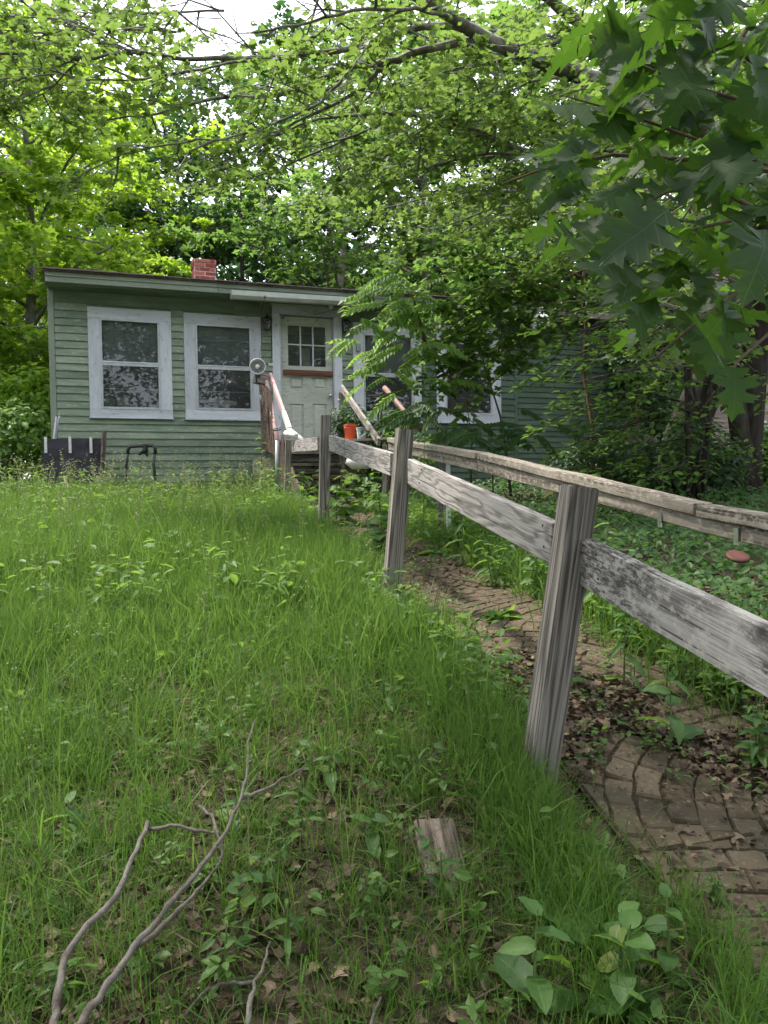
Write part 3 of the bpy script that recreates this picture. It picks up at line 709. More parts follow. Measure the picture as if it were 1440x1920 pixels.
for k in range(3):
    a, c = lu0+(lu1-lu0)*k/3+(mw if k else 0), lu0+(lu1-lu0)*(k+1)/3-(mw if k < 2 else 0)
    hbox('muntin', HP(a, dn0+.004, zc-mw), HP(c, dn1-.006, zc+mw), M['white'], dr)
    for z0, z1 in ((lz0, zc-mw), (zc+mw, lz1)):
        b = MB(); b.box((a, .038, hz(z0)), (c, .042, hz(z1))); local('pane', b.mesh('pane', M['glass']), dr)
s0 = Wu(532, 698, -.02); s1 = Wu(623.5, 698, -.02); hbox('ledge_board', HP(s0[0], -.03, s0[1]-.035), HP(s1[0], .0195, s0[1]+.045), M['redwood'], dr)
a = dw(578, 705); 
b = MB(); hk = dw(617.5, 742)
b.lathe([(0, 0), (.012, .0), (.012, .03), (.026, .035), (.03, .05), (.024, .065), (0, .07)], 12, Matrix.Translation(HP(hk[0], dn0, hk[1])) @ Matrix.Rotation(math.pi/2, 4, 'X')); local('door_knob', b.mesh('door_knob', M['chrome'], True), dr)
b = MB(); q = dw(565, 660); b.box((q[0]+.0, .10, hz(q[1]-.20)), (q[0]+.02, .12, hz(q[1]+.02))); b.box((dw(566, 670)[0], .15, hz(dw(566, 686)[1])), (dw(585, 650)[0], .16, hz(dw(585, 652)[1]))); local('paper_behind_glass', b.mesh('paper', mat_plain('tan_paper', (.45, .38, .26), .8)), dr)
# small fixings on the wall
a = Wu(508, 684); hbox('name_plate', HP(a[0]-.045, -.035, a[1]-.02), HP(a[0]+.045, -.021, a[1]+.02), M['whiteplastic'])
a = Wu(637, 663, -.04); vbox('door_bell', HP(a[0]-.02, -.05, a[1]-.045), HP(a[0]+.02, -.0365, a[1]+.045), M['black'])
a = Wu(671, 652, -.04); vbox('junction_box', HP(a[0]-.035, -.09, a[1]-.06), HP(a[0]+.035, -.0365, a[1]+.06), M['pipe'])
def wire(pts, r=.004, name='cable'):
    b = MB(); b.tube([HP(*p) for p in pts], r, 4); local(name, b.mesh(name, M['black']), house)
def wp(px, py, n=-.04): a = Wu(px, py, n); return (a[0], n, a[1])
wire([wp(508, 575), wp(508.5, 620), wp(509, 660), wp(508, 682)]); wire([wp(490, 575), wp(491, 640, -.06), wp(485, 675, -.1)], .003)
wire([wp(556, 578, -.06), wp(590, 590, -.06), wp(611, 585, -.06), wp(640, 577, -.06)], .003); wire([wp(606, 588, -.06), wp(594, 600, -.06), wp(587, 607, -.05)], .003)
wire([wp(648, 628), wp(650, 642), wp(663, 648)], .004)
a = Wu(620, 574, -.1); b = MB(); b.lathe([(.0, 0), (.05, 0), (.05, -.02), (.03, -.05), (.028, -.08), (0, -.08)], 12, Matrix.Translation(HP(a[0], -.12, a[1]+.03))); local('lamp_holder', b.mesh('lamp_holder', M['whiteplastic'], True), house)

# extension
zet = Wu(1000, 600)[1]; zeb = (Wu(1090, 881)[1]+Wu(1200, 877)[1])/2
ext = local('extension_wall', (lambda b: b.box((us, .02, hz(zeb)), (ue, .14, hz(zet+.1))).mesh('extension_wall', M['clap_shaded']))(MB()), house)
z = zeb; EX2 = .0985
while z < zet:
    m = rc.uniform(us+1.0, ue-.6); clap(us+.032, m-.002, z, EX2, M['clap_shaded'], ext, .018); clap(m, ue-.01, z, EX2, M['clap_shaded'], ext, .018); z += EX2
b = MB(); b.box((ue-.12, .14, hz(zeb)), (ue, DEP, hz(zet+.1))); local('side_wall', b.mesh('side_wall', M['clap_shaded']), house)
vbox('corner_board', HP(ue-.012, -.012, zeb), HP(ue+.02, .02, zet), M['clap_shaded'])
b = MB(); b.hexa([tuple(HP(*p)) for p in ((us-.1, -.35, zet+.02), (ue+.3, -.35, zet+.02), (ue+.3, DEP+.3, zet+.45), (us-.1, DEP+.3, zet+.45), (us-.1, -.35, zet+.14), (ue+.3, -.35, zet+.14), (ue+.3, DEP+.3, zet+.57), (us-.1, DEP+.3, zet+.57))])
local('extension_roof', b.mesh('extension_roof', M['roof']), house)
fo = Wu(1145, 895)[0]; 
for a, c in ((Wu(1152, 895)[0], Wu(1205, 895)[0]),):
    k = a; row = 0
    for row in range(3):
        x = a - (.2 if row % 2 else 0)
        while x < c:
            x2 = min(x+.39, c); 
            if x2-max(x, a) > .05: hbox('foundation_block', HP(max(x, a), .03, zeb-.19*(row+1)+.006), HP(x2-.006, .19, zeb-.19*row-.012), M['concrete'])
            x += .39
b = MB(); b.box((us, .25, hz(zeb-.7)), (ue-.02, .35, hz(zeb))); local('crawl_space_backing', b.mesh('crawl_space', M['dark']), house)
vbox('vent_frame', HP(Wu(1149, 895)[0]-.03, .02, zeb-.3), HP(Wu(1149, 895)[0]+.03, .06, zeb-.002), M['pipe'])
# ---------------------------------------------------------------- the near fence (posts + rails) along the path
fp = [((1087, 912), (1008, 1462), 2.33), ((759, 805), (733, 1120), 4.3), ((611, 779), (606, 1010), 6.9), ((541, 826), (538, 950), 9.0)]
fence = empty('wooden_fence', (fx(5), 5, gzf(fx(5), 5)), label='weathered grey wooden fence of square posts and one plank rail beside the path', cat='fence')
for k, (t, b_, Y) in enumerate(fp):
    top = P(*t, Y); bot = P(*b_, Y); d = (bot-top).normalized(); bot = bot + d*.22
    x = d*-1; a = fdir - x*fdir.dot(x); a.normalize(); c = x.cross(a); L = (top-bot).length; o_ = (top+bot)/2
    Mx = Matrix(((x.x, a.x, c.x, o_.x), (x.y, a.y, c.y, o_.y), (x.z, a.z, c.z, o_.z), (0, 0, 0, 1)))
    s = .089 if k != 3 else .07
    o = link('post', bevelled(L, s, s, .004, 2), fence, Mx, M['post'])
    o['label'] = ['nearest leaning square post', 'second square post with deep grain grooves', 'short upright post half way along the lawn', 'mossy end post beside the steps'][k]
off = .0445+.021
def rail(ptsA, ptsB, H, mat, label=None, ext=(0, 0), W=.038):
    a = onfence(*ptsA, off); c = onfence(*ptsB, off); d = (c-a).normalized(); a = a-d*ext[0]; c = c+d*ext[1]
    n = (c-a).cross(Vector((0, 0, 1))).normalized(); up = n.cross((c-a)).normalized(); up = up if up.z > 0 else -up
    o = board('rail', a, c, W, H, mat, fence, up, .003, 14, .004)
    if label: o['label'] = label
rail((1440, 1237), (1107, 1058), .140, M['railblack'], 'nearest rail blotched black with mildew', (1.1, .04))
rail((1036, 1015), (773, 886), .138, M['rail'], 'pale rail with knots between the first and second posts', (.03, .04))
rail((734, 870), (622, 831), .138, M['rail'], 'rail with wavy grain in the middle bay', (.04, .05))
rail((597, 832), (544, 838), .135, M['rail'], 'short end rail by the steps', (.05, .04))

for (px, py) in ((1018, 985), (1020, 1025), (1118, 1040), (1122, 1085), (790, 880), (786, 905), (720, 852), (722, 878), (632, 826), (590, 827), (590, 838)):
    a = onfence(px, py, off-.0195); b = MB(); b.lathe([(0, .0025), (.0035, .002), (.0045, 0), (.0045, -.002)], 8, Matrix.Rotation(-math.pi/2, 4, 'Y'))
    link('nail', b.mesh('nail', M['black']), fence, Matrix.Translation(a-fnor*.001) @ Matrix.Rotation(math.atan2(fnor.y, fnor.x), 4, 'Z'))
# ---------------------------------------------------------------- the handrail on the far side of the path
hr = empty('path_handrail', (fx(5, .9), 5, gzf(fx(5, .9), 5)), label='low lichen covered wooden handrail on the far side of the path', cat='handrail')
def onr(px, py, o_=.9): return onfence(px, py, o_)
tops = [(1440, 965.5), (1322, 945), (1160, 904), (903, 848), (778, 829), (733, 820)]
pts = [onr(*t) for t in tops]
d0 = (pts[0]-pts[1]).normalized(); pts[0] = pts[0] + d0*1.6
def seg(a, c, W, H, dz, offn, mat, nm, g=.004):
    d = (c-a).normalized(); n = Vector((d.y, -d.x, 0)).normalized(); up = n.cross(d); up = up if up.z > 0 else -up
    a2 = a + d*g + up*dz + fnor*offn; c2 = c - d*g + up*dz + fnor*offn
    return board(nm, a2, c2, W, H, mat, hr, up, .004, 12, .005)
capseg = [(pts[0], pts[1]), (pts[1], pts[3]), (pts[3], pts[4]), (pts[4], pts[5])]
for a, c in capseg: seg(a, c, .092, .048, -.024, .0, M['cap'], 'cap_rail', .007)
for a, c in ((pts[0], pts[2]+(pts[0]-pts[2])*.35), (pts[2]+(pts[0]-pts[2])*.35, pts[3]), (pts[3], pts[5])): seg(a, c, .038, .086, -.024-.024-.043, -.012, M['cap'], 'under_rail', .002)
for (px, py) in ((1237, 980), (1380, 1012)):
    a = onr(px, py, .9-.012-.024); b = MB(); b.box((-.013, -.002, -.032), (.013, .002, .032)); b.tube([(0, -.003, -.012), (0, .0, -.012)], .005, 6)
    link('metal_bracket', b.mesh('bracket', M['chrome']), hr, Matrix.Translation(a+Vector((0, 0, .012))) @ Matrix.Rotation(math.atan2(fdir.y, fdir.x), 4, 'Z'))
for px, s in ((1049, .05), (826, .045), (720, .045), (1600, .06)):
    # post standing under the rail at this bearing
    d = ray(px, 900); o_ = Vector((FX0, 0, 0)) + fnor*.93; t = o_.dot(fnor)/d.dot(fnor); x, y = d.x*t, d.y*t
    zt = CAMZ + np.interp(y, [p.y for p in pts], [p.z-CAMZ for p in pts]) - .06
    board('post', (x-.01, y, gzf(x, y)-.2), (x+.015, y, zt), .05, .04, M['cap'] if px != 720 else M['stairwood'], hr, Vector((0, 1, 0)))
p = onfence(842, 880, .93); board('post', (p.x, p.y+.1, gzf(p.x, p.y)-.1), (p.x, p.y+.1, P(842, 852, p.y).z), .035, .035, M['white'], hr, Vector((0, 1, 0)))

# ---------------------------------------------------------------- steps
stp = empty('wooden_steps', P(575, 900, 10.6).to_tuple()[:2]+(gzf(-1.2, 10.6),), label='old grey wooden steps with wide treads leading up to the white door', cat='steps')
thz = Wu(576, 829)[1]
def HW(u, n, z): return house.matrix_basis @ HP(u, n, z)
du0, du1 = door_o[0]-.15, door_o[1]+.25
nst = 5; zg_ = gzf(-.9, 9.3)
for k in range(nst):
    zt = thz-.04 - (thz-.04-zg_)*k/nst; n1 = -.04 - (1.0 if k else 0) - .30*max(0, k-1) ; n0 = n1 - (1.0 if k == 0 else .27)
    m = 4 if k == 0 else 2
    for q in range(m):
        a = n1 + (n0-n1)*q/m; c = n1 + (n0-n1)*(q+1)/m
        board('tread_board', HW(du0, (a+c)/2, zt), HW(du1, (a+c)/2, zt), abs(c-a)-.01, .036, M['stairwood'] if k < 2 else M['oldwood'], stp)
    if k: board('riser_board', HW(du0+.03, n0+.05, zt-.09), HW(du1-.03, n0+.05, zt-.09), .02, .07, M['oldwood'], stp)
for u_ in (du0+.02, du1-.02): board('stringer', HW(u_, -1.05, thz-.22), HW(u_, -2.2, zg_+.05), .04, .22, M['oldwood'], stp)
for u_ in (du0+.03, du1-.03, (du0+du1)/2):
    board('deck_post', HW(u_, -.9, zg_-.3), HW(u_, -.9, thz-.07), .08, .08, M['oldwood'], stp, Vector((0, 1, 0)))

# left stair rail: two painted rails, dark pickets, steel pipe
lr = empty('stair_railing', tuple(HW(du0, -1, zg_)), label='old stair railing with pink and white painted rails and dark rusty pickets', cat='railing')
rA, rB = P(507, 704, 11.2), P(543, 806, 9.6)
board('top_rail', rA, (rA+rB)*.5+(rB-rA)*.22, .04, .085, M['pink'], lr); o = board('top_rail_end', (rA+rB)*.5+(rB-rA)*.225, rB, .05, .08, M['whiteplastic'], lr); o['label'] = 'white painted lower end of the rail'
b = MB(); b.tube([P(500, 716, 11.1), P(520, 826, 9.5)], .03, 10); o = link('tube_rail', b.mesh('tube_rail', M['pink'], True), lr)
b = MB(); b.tube([P(543, 806, 9.6), P(569, 826, 9.2)], .028, 8); b.tube([P(536, 812, 9.6), P(556, 818, 9.3)], .035, 6); link('pipe_elbow', b.mesh('pipe_elbow', M['whiteplastic'], True), lr)
b = MB(); b.tube([P(520, 826, 9.5), P(519.5, 935, 9.5)], .028, 10); o = link('steel_pipe', b.mesh('steel_pipe', M['pipe'], True), lr)
b = MB(); b.tube([P(517, 805, 9.5)+Vector((-.04, 0, 0)), P(524, 801, 9.5)+Vector((.03, -.05, 0))], .008, 5); b.tube([P(516, 808, 9.5)+Vector((-.03, 0, 0)), P(524, 806, 9.5)+Vector((.03, -.05, 0))], .008, 5); link('wire_tie', b.mesh('wire_tie', M['black']), lr)
rp = random.Random(3)
for k in range(13):
    t = k/12; top = P(487+t*22, 722+t*8+rp.uniform(-4, 6), 11.1-t*1.2); bt = P(492+t*24, 838+t*16, 11.1-t*1.2)
    b = MB(); b.tube([top, (top+bt)/2+Vector((rp.uniform(-.02, .02), 0, 0)), bt], rp.uniform(.008, .014), 5); link('picket', b.mesh('picket', M['oldwood'] if k % 3 else M['pole']), lr)
board('newel_post', P(493, 720, 11.2), P(497, 880, 11.2), .06, .05, M['oldwood'], lr, Vector((0, 1, 0)))
board('torn_board', P(489, 740, 11.0), P(497, 764, 11.0), .01, .05, M['whiteplastic'], lr)
board('lower_post', P(529, 815, 9.55), P(531, 935, 9.55), .04, .04, M['pink'], lr, Vector((0, 1, 0)))
# right stair rail
rr_ = empty('stair_handrail', tuple(HW(du1, -1, zg_)), label='diagonal grey timber handrail on its own post right of the white door', cat='handrail')
a, c = P(641, 727, 11.2), P(711, 829, 8.7)
board('handrail', a, c, .038, .089, M['stairwood'], rr_)
board('post', P(641, 736, 11.15), P(642, 870, 11.15), .085, .085, M['stairwood'], rr_, Vector((0, 1, 0)))
# wrought iron railing deeper in, brown pole
b_ = empty('iron_railing', P(712, 900, 10.6), label='dark iron railing posts standing in the bushes right of the steps', cat='railing')
for px in (709, 714.5):
    bb = MB(); bb.tube([P(px, 740, 10.4), P(px, 930, 10.4)], .013, 6); link('bar', bb.mesh('bar', M['barkd']), b_)
bb = MB(); bb.tube([P(690, 742, 10.6), P(735, 742, 10.3)], .012, 6); link('top_bar', bb.mesh('top_bar', M['barkd']), b_)
bb = MB(); bb.tube([P(721, 727, 10.4), P(757, 770, 10.0), P(791, 806, 9.6)], [.035, .033, .036], 12); o = link('brown_pole', bb.mesh('brown_pole', M['pole'], True)); tag(o, 'thick reddish brown pole leaning diagonally out of the bushes beside the window', 'pole')
# ---------------------------------------------------------------- wall lanterns, floodlight, pails and other small things
def lantern(px, py, label, sc=1.0):
    a = Wu(px, py, -.1); t = tag(link('wall_lantern', None, None, house.matrix_basis @ Matrix.Translation(HP(a[0], -.10, a[1]))), label, 'lantern', 'lanterns flanking the door')
    b = MB(); b.lathe([(0, .15), (.008, .145), (.012, .12), (.02, .11), (.075, .075), (.082, .07), (.0, .072)], 8); local('lantern_cap', b.mesh('lantern_cap', M['black']), t)
    b = MB()
    for k in range(8):
        an = k*math.pi/4; b.tube([(.072*math.cos(an), .072*math.sin(an), .07), (.052*math.cos(an), .052*math.sin(an), -.09)], .005, 4)
    for z_, r_ in ((.0, .064), (-.09, .055)):
        b.tube([(r_*math.cos(q*math.pi/6), r_*math.sin(q*math.pi/6), z_) for q in range(13)], .005, 4, False)
    b.tube([(0, 0, -.09), (0, 0, -.12)], [.02, .008], 6); local('cage', b.mesh('cage', M['black']), t)
    b = MB(); b.lathe([(.058, .065), (.044, -.088), (0, -.09)], 8); local('glass_body', b.mesh('glass_body', M['glass']), t)
    b = MB(); b.box((-.04, .075, -.08), (.04, .098, .08)); b.tube([(0, .08, .1), (0, .04, .16), (0, 0, .15)], .008, 5); local('wall_bracket', b.mesh('wall_bracket', M['black']), t)
lantern(501.5, 607, 'black caged wall lantern between the second window and the white door')
lantern(649.5, 612, 'black caged wall lantern to the right of the door under the eave')
t = tag(link('bare_bulb', None, None, house.matrix_basis @ Matrix.Translation(HP(Wu(649, 596, -.12)[0], -.12, Wu(649, 596)[1]))), 'clear bulb in a socket hanging just above the lantern right of the door', 'bulb')
b = MB(); b.lathe([(0, -.05), (.02, -.045), (.028, -.02), (.02, .01), (.012, .03), (.012, .05), (0, .05)], 10); local('bulb_glass', b.mesh('bulb_glass', M['glass'], True), t); b = MB(); b.lathe([(.014, .03), (.016, .07), (0, .075)], 8); local('socket', b.mesh('socket', M['chrome'], True), t)
# floodlight reflector on its grey box
c = P(483, 687, 10.9)
t = tag(link('clamp_light', None, None, Matrix.Translation(c)), 'round silver reflector lamp clamped above the left stair railing', 'lamp')
Mx = Matrix.Rotation(math.pi/2, 4, 'X') @ Matrix.Rotation(.12, 4, 'Y')
b = MB(); b.lathe([(.110, .0), (.106, .006), (.098, -.01), (.075, -.045), (.04, -.075), (.0, -.08)], 28, Mx); local('reflector', b.mesh('reflector', M['chrome'], True), t)
b = MB(); b.lathe([(.104, .004), (.114, .004), (.114, -.006), (.104, -.006), (.104, .004)], 28, Mx); local('rim', b.mesh('rim', M['whiteplastic'], True), t)
b = MB(); b.lathe([(0, .0), (.022, -.004), (.034, -.022), (.03, -.045), (.018, -.07)], 14, Mx); local('bulb', b.mesh('bulb', M['whiteplastic'], True), t)
b = MB(); b.tube([(0, .08, 0), (0, .12, -.03), (-.0, .1, -.14)], .02, 8); b.tube([(-.04, .08, -.1), (-.03, .08, -.22)], .014, 6); local('clamp', b.mesh('clamp', M['black']), t)
q = P(490, 711, 11.15); o = link('weathered_box', bevelled(.20, .14, .15, .008), None, Matrix.Translation(q) @ Matrix.Rotation(.5, 4, 'Z') @ Matrix.Rotation(.15, 4, 'Y'), M['stairwood']); tag(o, 'weathered grey wood block on top of the railing under the reflector lamp', 'wood block')
# pails on the landing
def pail(name, px, py, Y, r, h, mat, label, cat, rings=True):
    c = P(px, py, Y); t = tag(link(name, None, None, Matrix.Translation(c)), label, cat)
    pr = [(0, 0), (r*.82, 0), (r*.84, .01), (r*.95, h*.72)]
    if rings: pr += [(r*1.03, h*.73), (r*1.03, h*.76), (r*.97, h*.77), (r*.98, h*.86), (r*1.05, h*.865), (r*1.05, h*.9), (r*.99, h*.91)]
    pr += [(r, h*.96), (r*1.06, h*.965), (r*1.06, h), (r*.95, h), (r*.8, .02), (0, .02)]
    b = MB(); b.lathe(pr, 24); local('body', b.mesh('body', mat, True), t)
    b = MB(); b.tube([(r*math.cos(a_), -r*.5*math.sin(a_)-.02, h*.9-.35*r*math.sin(a_)) for a_ in np.linspace(0, math.pi, 9)], .003, 4); local('handle', b.mesh('handle', M['chrome']), t)
    return t, c
t, oc = pail('orange_bucket', 657, 824, 10.4, .085, .20, M['orange'], 'bright orange plastic bucket standing on the landing beside the handrail post', 'bucket')
t, wc = pail('white_planter', 678, 824, 9.9, .065, .15, M['whiteplastic'], 'small white printed plastic pot with yellow flowers beside the orange bucket', 'pot', False)
b = MB()
for a_, c_ in (((-.03, .06), (.03, .10)), ((.03, .05), (-.01, .11)), ((-.02, .10), (.03, .115))): b.tube([(a_[0], -.068, a_[1]), (c_[0], -.069, c_[1])], .006, 4)
local('printed_mark', b.mesh('printed_mark', M['bluepl']), t)
deckp = tag(empty('landing_shelf', oc - Vector((0, 0, .05))), 'grey plank shelf holding the orange bucket and the white pot', 'shelf')
board('plank', oc+Vector((-.22, -.02, -.022)), oc+Vector((.62, -.45, -.022)), .16, .03, M['stairwood'], deckp); board('plank', oc+Vector((-.18, .16, -.022)), oc+Vector((.66, -.27, -.022)), .16, .03, M['stairwood'], deckp)
for q in (oc+Vector((-.1, .05, -.04)), oc+Vector((.5, -.3, -.04))): board('leg', q, Vector((q.x, q.y, gzf(q.x, q.y)-.1)), .05, .05, M['oldwood'], deckp, Vector((0, 1, 0)))
# white hanging globe under the extension eave
c = Wu(1013, 622, -.3); t = tag(link('hanging_globe', None, None, house.matrix_basis @ Matrix.Translation(HP(c[0], -.3, c[1]))), 'white ribbed round bottomed globe hanging under the eave of the extension', 'globe lamp')
b = MB(); b.lathe([(0, 0), (.12, .004), (.155, .03), (.165, .07), (.16, .075), (.168, .13), (.162, .135), (.165, .2), (.14, .26), (.09, .31), (.05, .33), (0, .335)], 28); local('globe', b.mesh('globe', M['whiteplastic'], True), t)
b = MB(); b.tube([(0, 0, .33), (0, 0, .46)], .02, 8); b.lathe([(.06, .32), (.06, .35), (0, .36)], 12); local('holder', b.mesh('holder', M['pipe']), t)
# dark panel with strap hinges, sticks, mower handle at the left of the wall
pc = P(135, 870, 10.75); t = tag(empty('dark_panel', pc, math.atan2(WALLD.y, WALLD.x)), 'dark purplish board with white strap hinges leaning on the wall corner', 'board')
pw = 1440/10.75
b = MB(); b.box((-50/pw, 0, -.4), (52/pw, .03, 47/pw)); local('sheet', b.mesh('sheet', M['panel']), t, Matrix.Rotation(-.06, 4, 'X'))
for px in (91, 132.5, 169):
    b = MB(); b.box((-.018, -.012, -.10), (.018, -.002, .13 if px == 132.5 else .12)); b.tube([(0, -.018, -.05), (0, -.01, -.05)], .01, 8); b.tube([(0, -.018, .05), (0, -.01, .05)], .01, 8)
    local('strap_hinge', b.mesh('strap_hinge', M['whiteplastic']), t, Matrix.Translation(((px-135)/pw, -.02, 34/pw)))
for k, (p0, p1, cc) in enumerate((((100, 835), (106, 782), 'white stick leaning on the house corner, the more upright of the pair'), ((97, 845), (112, 780), 'white stick leaning on the house corner, the more slanted of the pair'))):
    o = board('leaning_stick', P(*p0, 10.7+.05*k), P(*p1, 10.8+.05*k), .02, .035, M['white'], None, Vector((0, 1, 0))); tag(o, cc, 'stick')
b = MB(); pp = [(177, 1000-145), (178, 830), (183, 812), (190, 811), (197, 826), (200, 860)]
o = board('rotten_plank', P(190, 900, 10.8), P(196, 808, 10.85), .03, .11, M['oldwood'], None, Vector((0, 1, 0))); tag(o, 'narrow rotten plank with dead vines standing right of the dark panel', 'plank')
mh = empty('mower_handle', P(265, 905, 10.5), label='black U shaped mower handle sticking out of the grass by the wall', cat='mower')
b = MB(); b.tube([P(235, 905, 10.5), P(237, 870, 10.5), P(240, 848, 10.5)], .018, 8); link('handle_tube', b.mesh('handle_tube', M['black'], True), mh); b = MB(); b.tube([P(292, 905, 10.3), P(288, 870, 10.4), P(291, 848, 10.4)], .018, 8); link('handle_tube', b.mesh('handle_tube', M['black'], True), mh)
b = MB(); b.tube([P(240, 850, 10.5), P(240, 842, 10.5), P(245, 837, 10.5), P(266, 836, 10.45), P(286, 835, 10.4), P(291, 840, 10.4), P(291, 850, 10.4)], .024, 8); link('grip', b.mesh('grip', M['black'], True), mh)
b = MB(); b.tube([P(271, 834, 10.4), P(273, 844, 10.4), P(260, 852, 10.4)], [.04, .045, .015], 8); b.tube([P(273, 844, 10.4), P(276, 856, 10.4)], [.03, .012], 6); link('throttle_box', b.mesh('throttle_box', M['black']), mh)
c = G(140, 905, .1); o = link('blue_scrap', bevelled(.16, .1, .07, .02, 2), None, Matrix.Translation(P(147, 921, 10.0)) @ Matrix.Rotation(.5, 4, 'Z'), M['bluepl']); tag(o, 'small blue plastic scrap lying in the tall grass near the dark panel', 'plastic scrap')
o = board('red_stake', P(121, 893, 10.3), P(126, 916, 10.2), .02, .04, M['pink'], None, Vector((0, 1, 0))); tag(o, 'short faded red stake in the weeds below the dark panel', 'stake')
# red lid in the ground cover
c = P(1383, 1041, 4.1); c.z = max(c.z, gzf(c.x, c.y)+.12)
b = MB(); b.lathe([(0, .012), (.04, .014), (.06, .013), (.074, .006), (.076, -.008), (.07, -.009), (0, -.009)], 28, Matrix.Scale(.85, 4)); o = link('red_frisbee', b.mesh('red_lid', M['redlid'], True), None, Matrix.Translation(P(1383, 1040, 4.3)+Vector((0, 0, -.01))) @ Matrix.Rotation(.42, 4, 'X')); tag(o, 'faded red round plastic disc lying on the ground cover beyond the handrail', 'frisbee')
# concrete block and stone at the foot of the steps
q = P(491, 885, 10.6); o = link('stone_block', bevelled(.26, .25, .62, .03, 2), None, Matrix.Translation(q+Vector((0, .1, -.12))) @ Matrix.Rotation(.3, 4, 'Z'), mat_plain('mossy_stone', (.36, .34, .24), .95, .1, 0, .4, 12, .6)); tag(o, 'pale mossy stone block in the grass at the left foot of the steps', 'stone block')
q = P(668, 905, 9.6)
b = MB(); b.tube([P(650, 862, 9.7), P(664, 868, 9.7), P(690, 872, 9.6)], [.05, .09, .05], 8); o = link('crumpled_sheet', b.mesh('crumpled', M['whiteplastic'], True)); tag(o, 'grey white crumpled plastic sheeting tucked under the landing shelf', 'plastic sheet')
# half buried scrap board in the lawn
a, c = G(812, 1530, .03), G(842, 1672, .02); bb = board('scrap_board', a-Vector((0,0,.018)), c-Vector((0,0,.018)), .11, .025, M['oldwood'], None, Vector((0, 0, 1)), .006, 6, .01); tag(bb, 'short grey broken board lying flat in the grass left of the nearest post', 'board')
# things seen through the first two windows
def prop(name, px, py, inn, prof, mat, label, cat):
    a = Wu(px, py, inn); b = MB(); b.lathe(prof, 16); o = link(name, b.mesh(name, mat, True), None, house.matrix_basis @ Matrix.Translation(HP(a[0], inn, a[1]))); tag(o, label, cat)
tb = empty('window_table', HW(1.6, .55, 1.3), math.atan2(WALLD.y, WALLD.x), label='low table behind the two left windows holding jars and clutter', cat='table')
b = MB(); b.box((-1.3, -.3, -.03), (1.9, .3, 0)); zt_ = Wu(250, 770, .4)[1]
local('table_top', b.mesh('table_top', M['oldwood']), tb, Matrix.Translation((0, 0, zt_-1.3)))
for x, y in ((-1.2, -.25), (1.8, -.25), (-1.2, .25), (1.8, .25)):
    b = MB(); b.box((x-.03, y-.03, -.9), (x+.03, y+.03, -.031)); local('leg', b.mesh('leg', M['oldwood']), tb, Matrix.Translation((0, 0, zt_-1.3)))
J = lambda r, h: [(0, 0), (r, 0), (r, h*.8), (r*.6, h*.92), (r*.6, h), (0, h)]
prop('white_jar', 235, 765, .45, J(.06, .2), M['whiteplastic'], 'white jar behind the leftmost window', 'jar')
prop('blue_ball', 270, 766, .5, [(0, .02), (.08, .05), (.12, .14), (.09, .22), (0, .26)], M['bluepl'], 'blue bundle behind the leftmost window', 'bundle')
prop('orange_lamp', 290, 764, .5, [(.09, 0), (.13, .0), (.1, .2), (.06, .27), (0, .28)], M['redwood'], 'orange brown lamp behind the leftmost window', 'lamp')
prop('green_jug', 205, 766, .4, J(.08, .17), mat_plain('olive', (.25, .27, .08), .5), 'olive green jug in the lower left corner of the leftmost window', 'jug')
prop('red_cup', 427, 770, .35, J(.03, .1), M['orange'], 'small orange red cup behind the second window', 'cup')
prop('pale_bottle', 462, 672, .3, J(.035, .12), M['whiteplastic'], 'pale bottle standing high behind the second window', 'bottle')
a = Wu(418, 755, .4); o = link('white_box', bevelled(.42, .2, .07, .005), None, house.matrix_basis @ Matrix.Translation(HP(a[0], .4, a[1])) @ Matrix.Rotation(.08, 4, 'Y'), M['whiteplastic']); tag(o, 'long white box lying behind the second window', 'box')
# pale neighbour house beyond the trunks
nb_o = P(1365, 900, 26); nbh = empty('neighbour_house', (nb_o.x, nb_o.y, gzf(nb_o.x, nb_o.y)), -.1, label='pale pinkish beige sided house beyond the trees at the right', cat='house')
ztp = P(1365, 700, 26).z - nbh.location.z; zbt = P(1365, 842, 26).z - nbh.location.z
b = MB(); b.box((-2.4, .03, -.5), (4.5, 5, ztp)); local('wall', b.mesh('wall', M['beige']), nbh)
me = None; z = zbt
while z < ztp:
    b = MB().hexa([(-2.4, -.03, 0), (4.5, -.03, 0), (4.5, .03, 0), (-2.4, .03, 0), (-2.4, .0, .15), (4.5, .0, .15), (4.5, .03, .15), (-2.4, .03, .15)])
    if me is None: me = b.mesh('siding_board', M['beige'])
    local('siding_board', me, nbh, Matrix.Translation((0, 0, z))); z += .15
b = MB(); b.hexa([(-2.8, -.5, ztp), (5, -.5, ztp), (5, 2.5, ztp+1.6), (-2.8, 2.5, ztp+1.6), (-2.8, -.5, ztp+.12), (5, -.5, ztp+.12), (5, 2.5, ztp+1.72), (-2.8, 2.5, ztp+1.72)]); local('roof', b.mesh('roof', M['roof']), nbh)
q = P(1362, 843, 24); o = link('teal_bench', bevelled(.62, .3, .16, .02), None, Matrix.Translation(q), M['teal']); tag(o, 'small teal painted garden box in front of the pale house', 'garden box')
b = MB(); b.box((-.3, -.14, gzf(q.x, q.y)-q.z-.05), (.3, .14, -.082)); local('box_base', b.mesh('box_base', M['teal']), o)
o = board('white_post', P(1435, 790, 14), P(1432, 900, 14), .06, .05, M['white'], None, Vector((0, 1, 0))); tag(o, 'thin white post just right of the twin dark trunks', 'post')
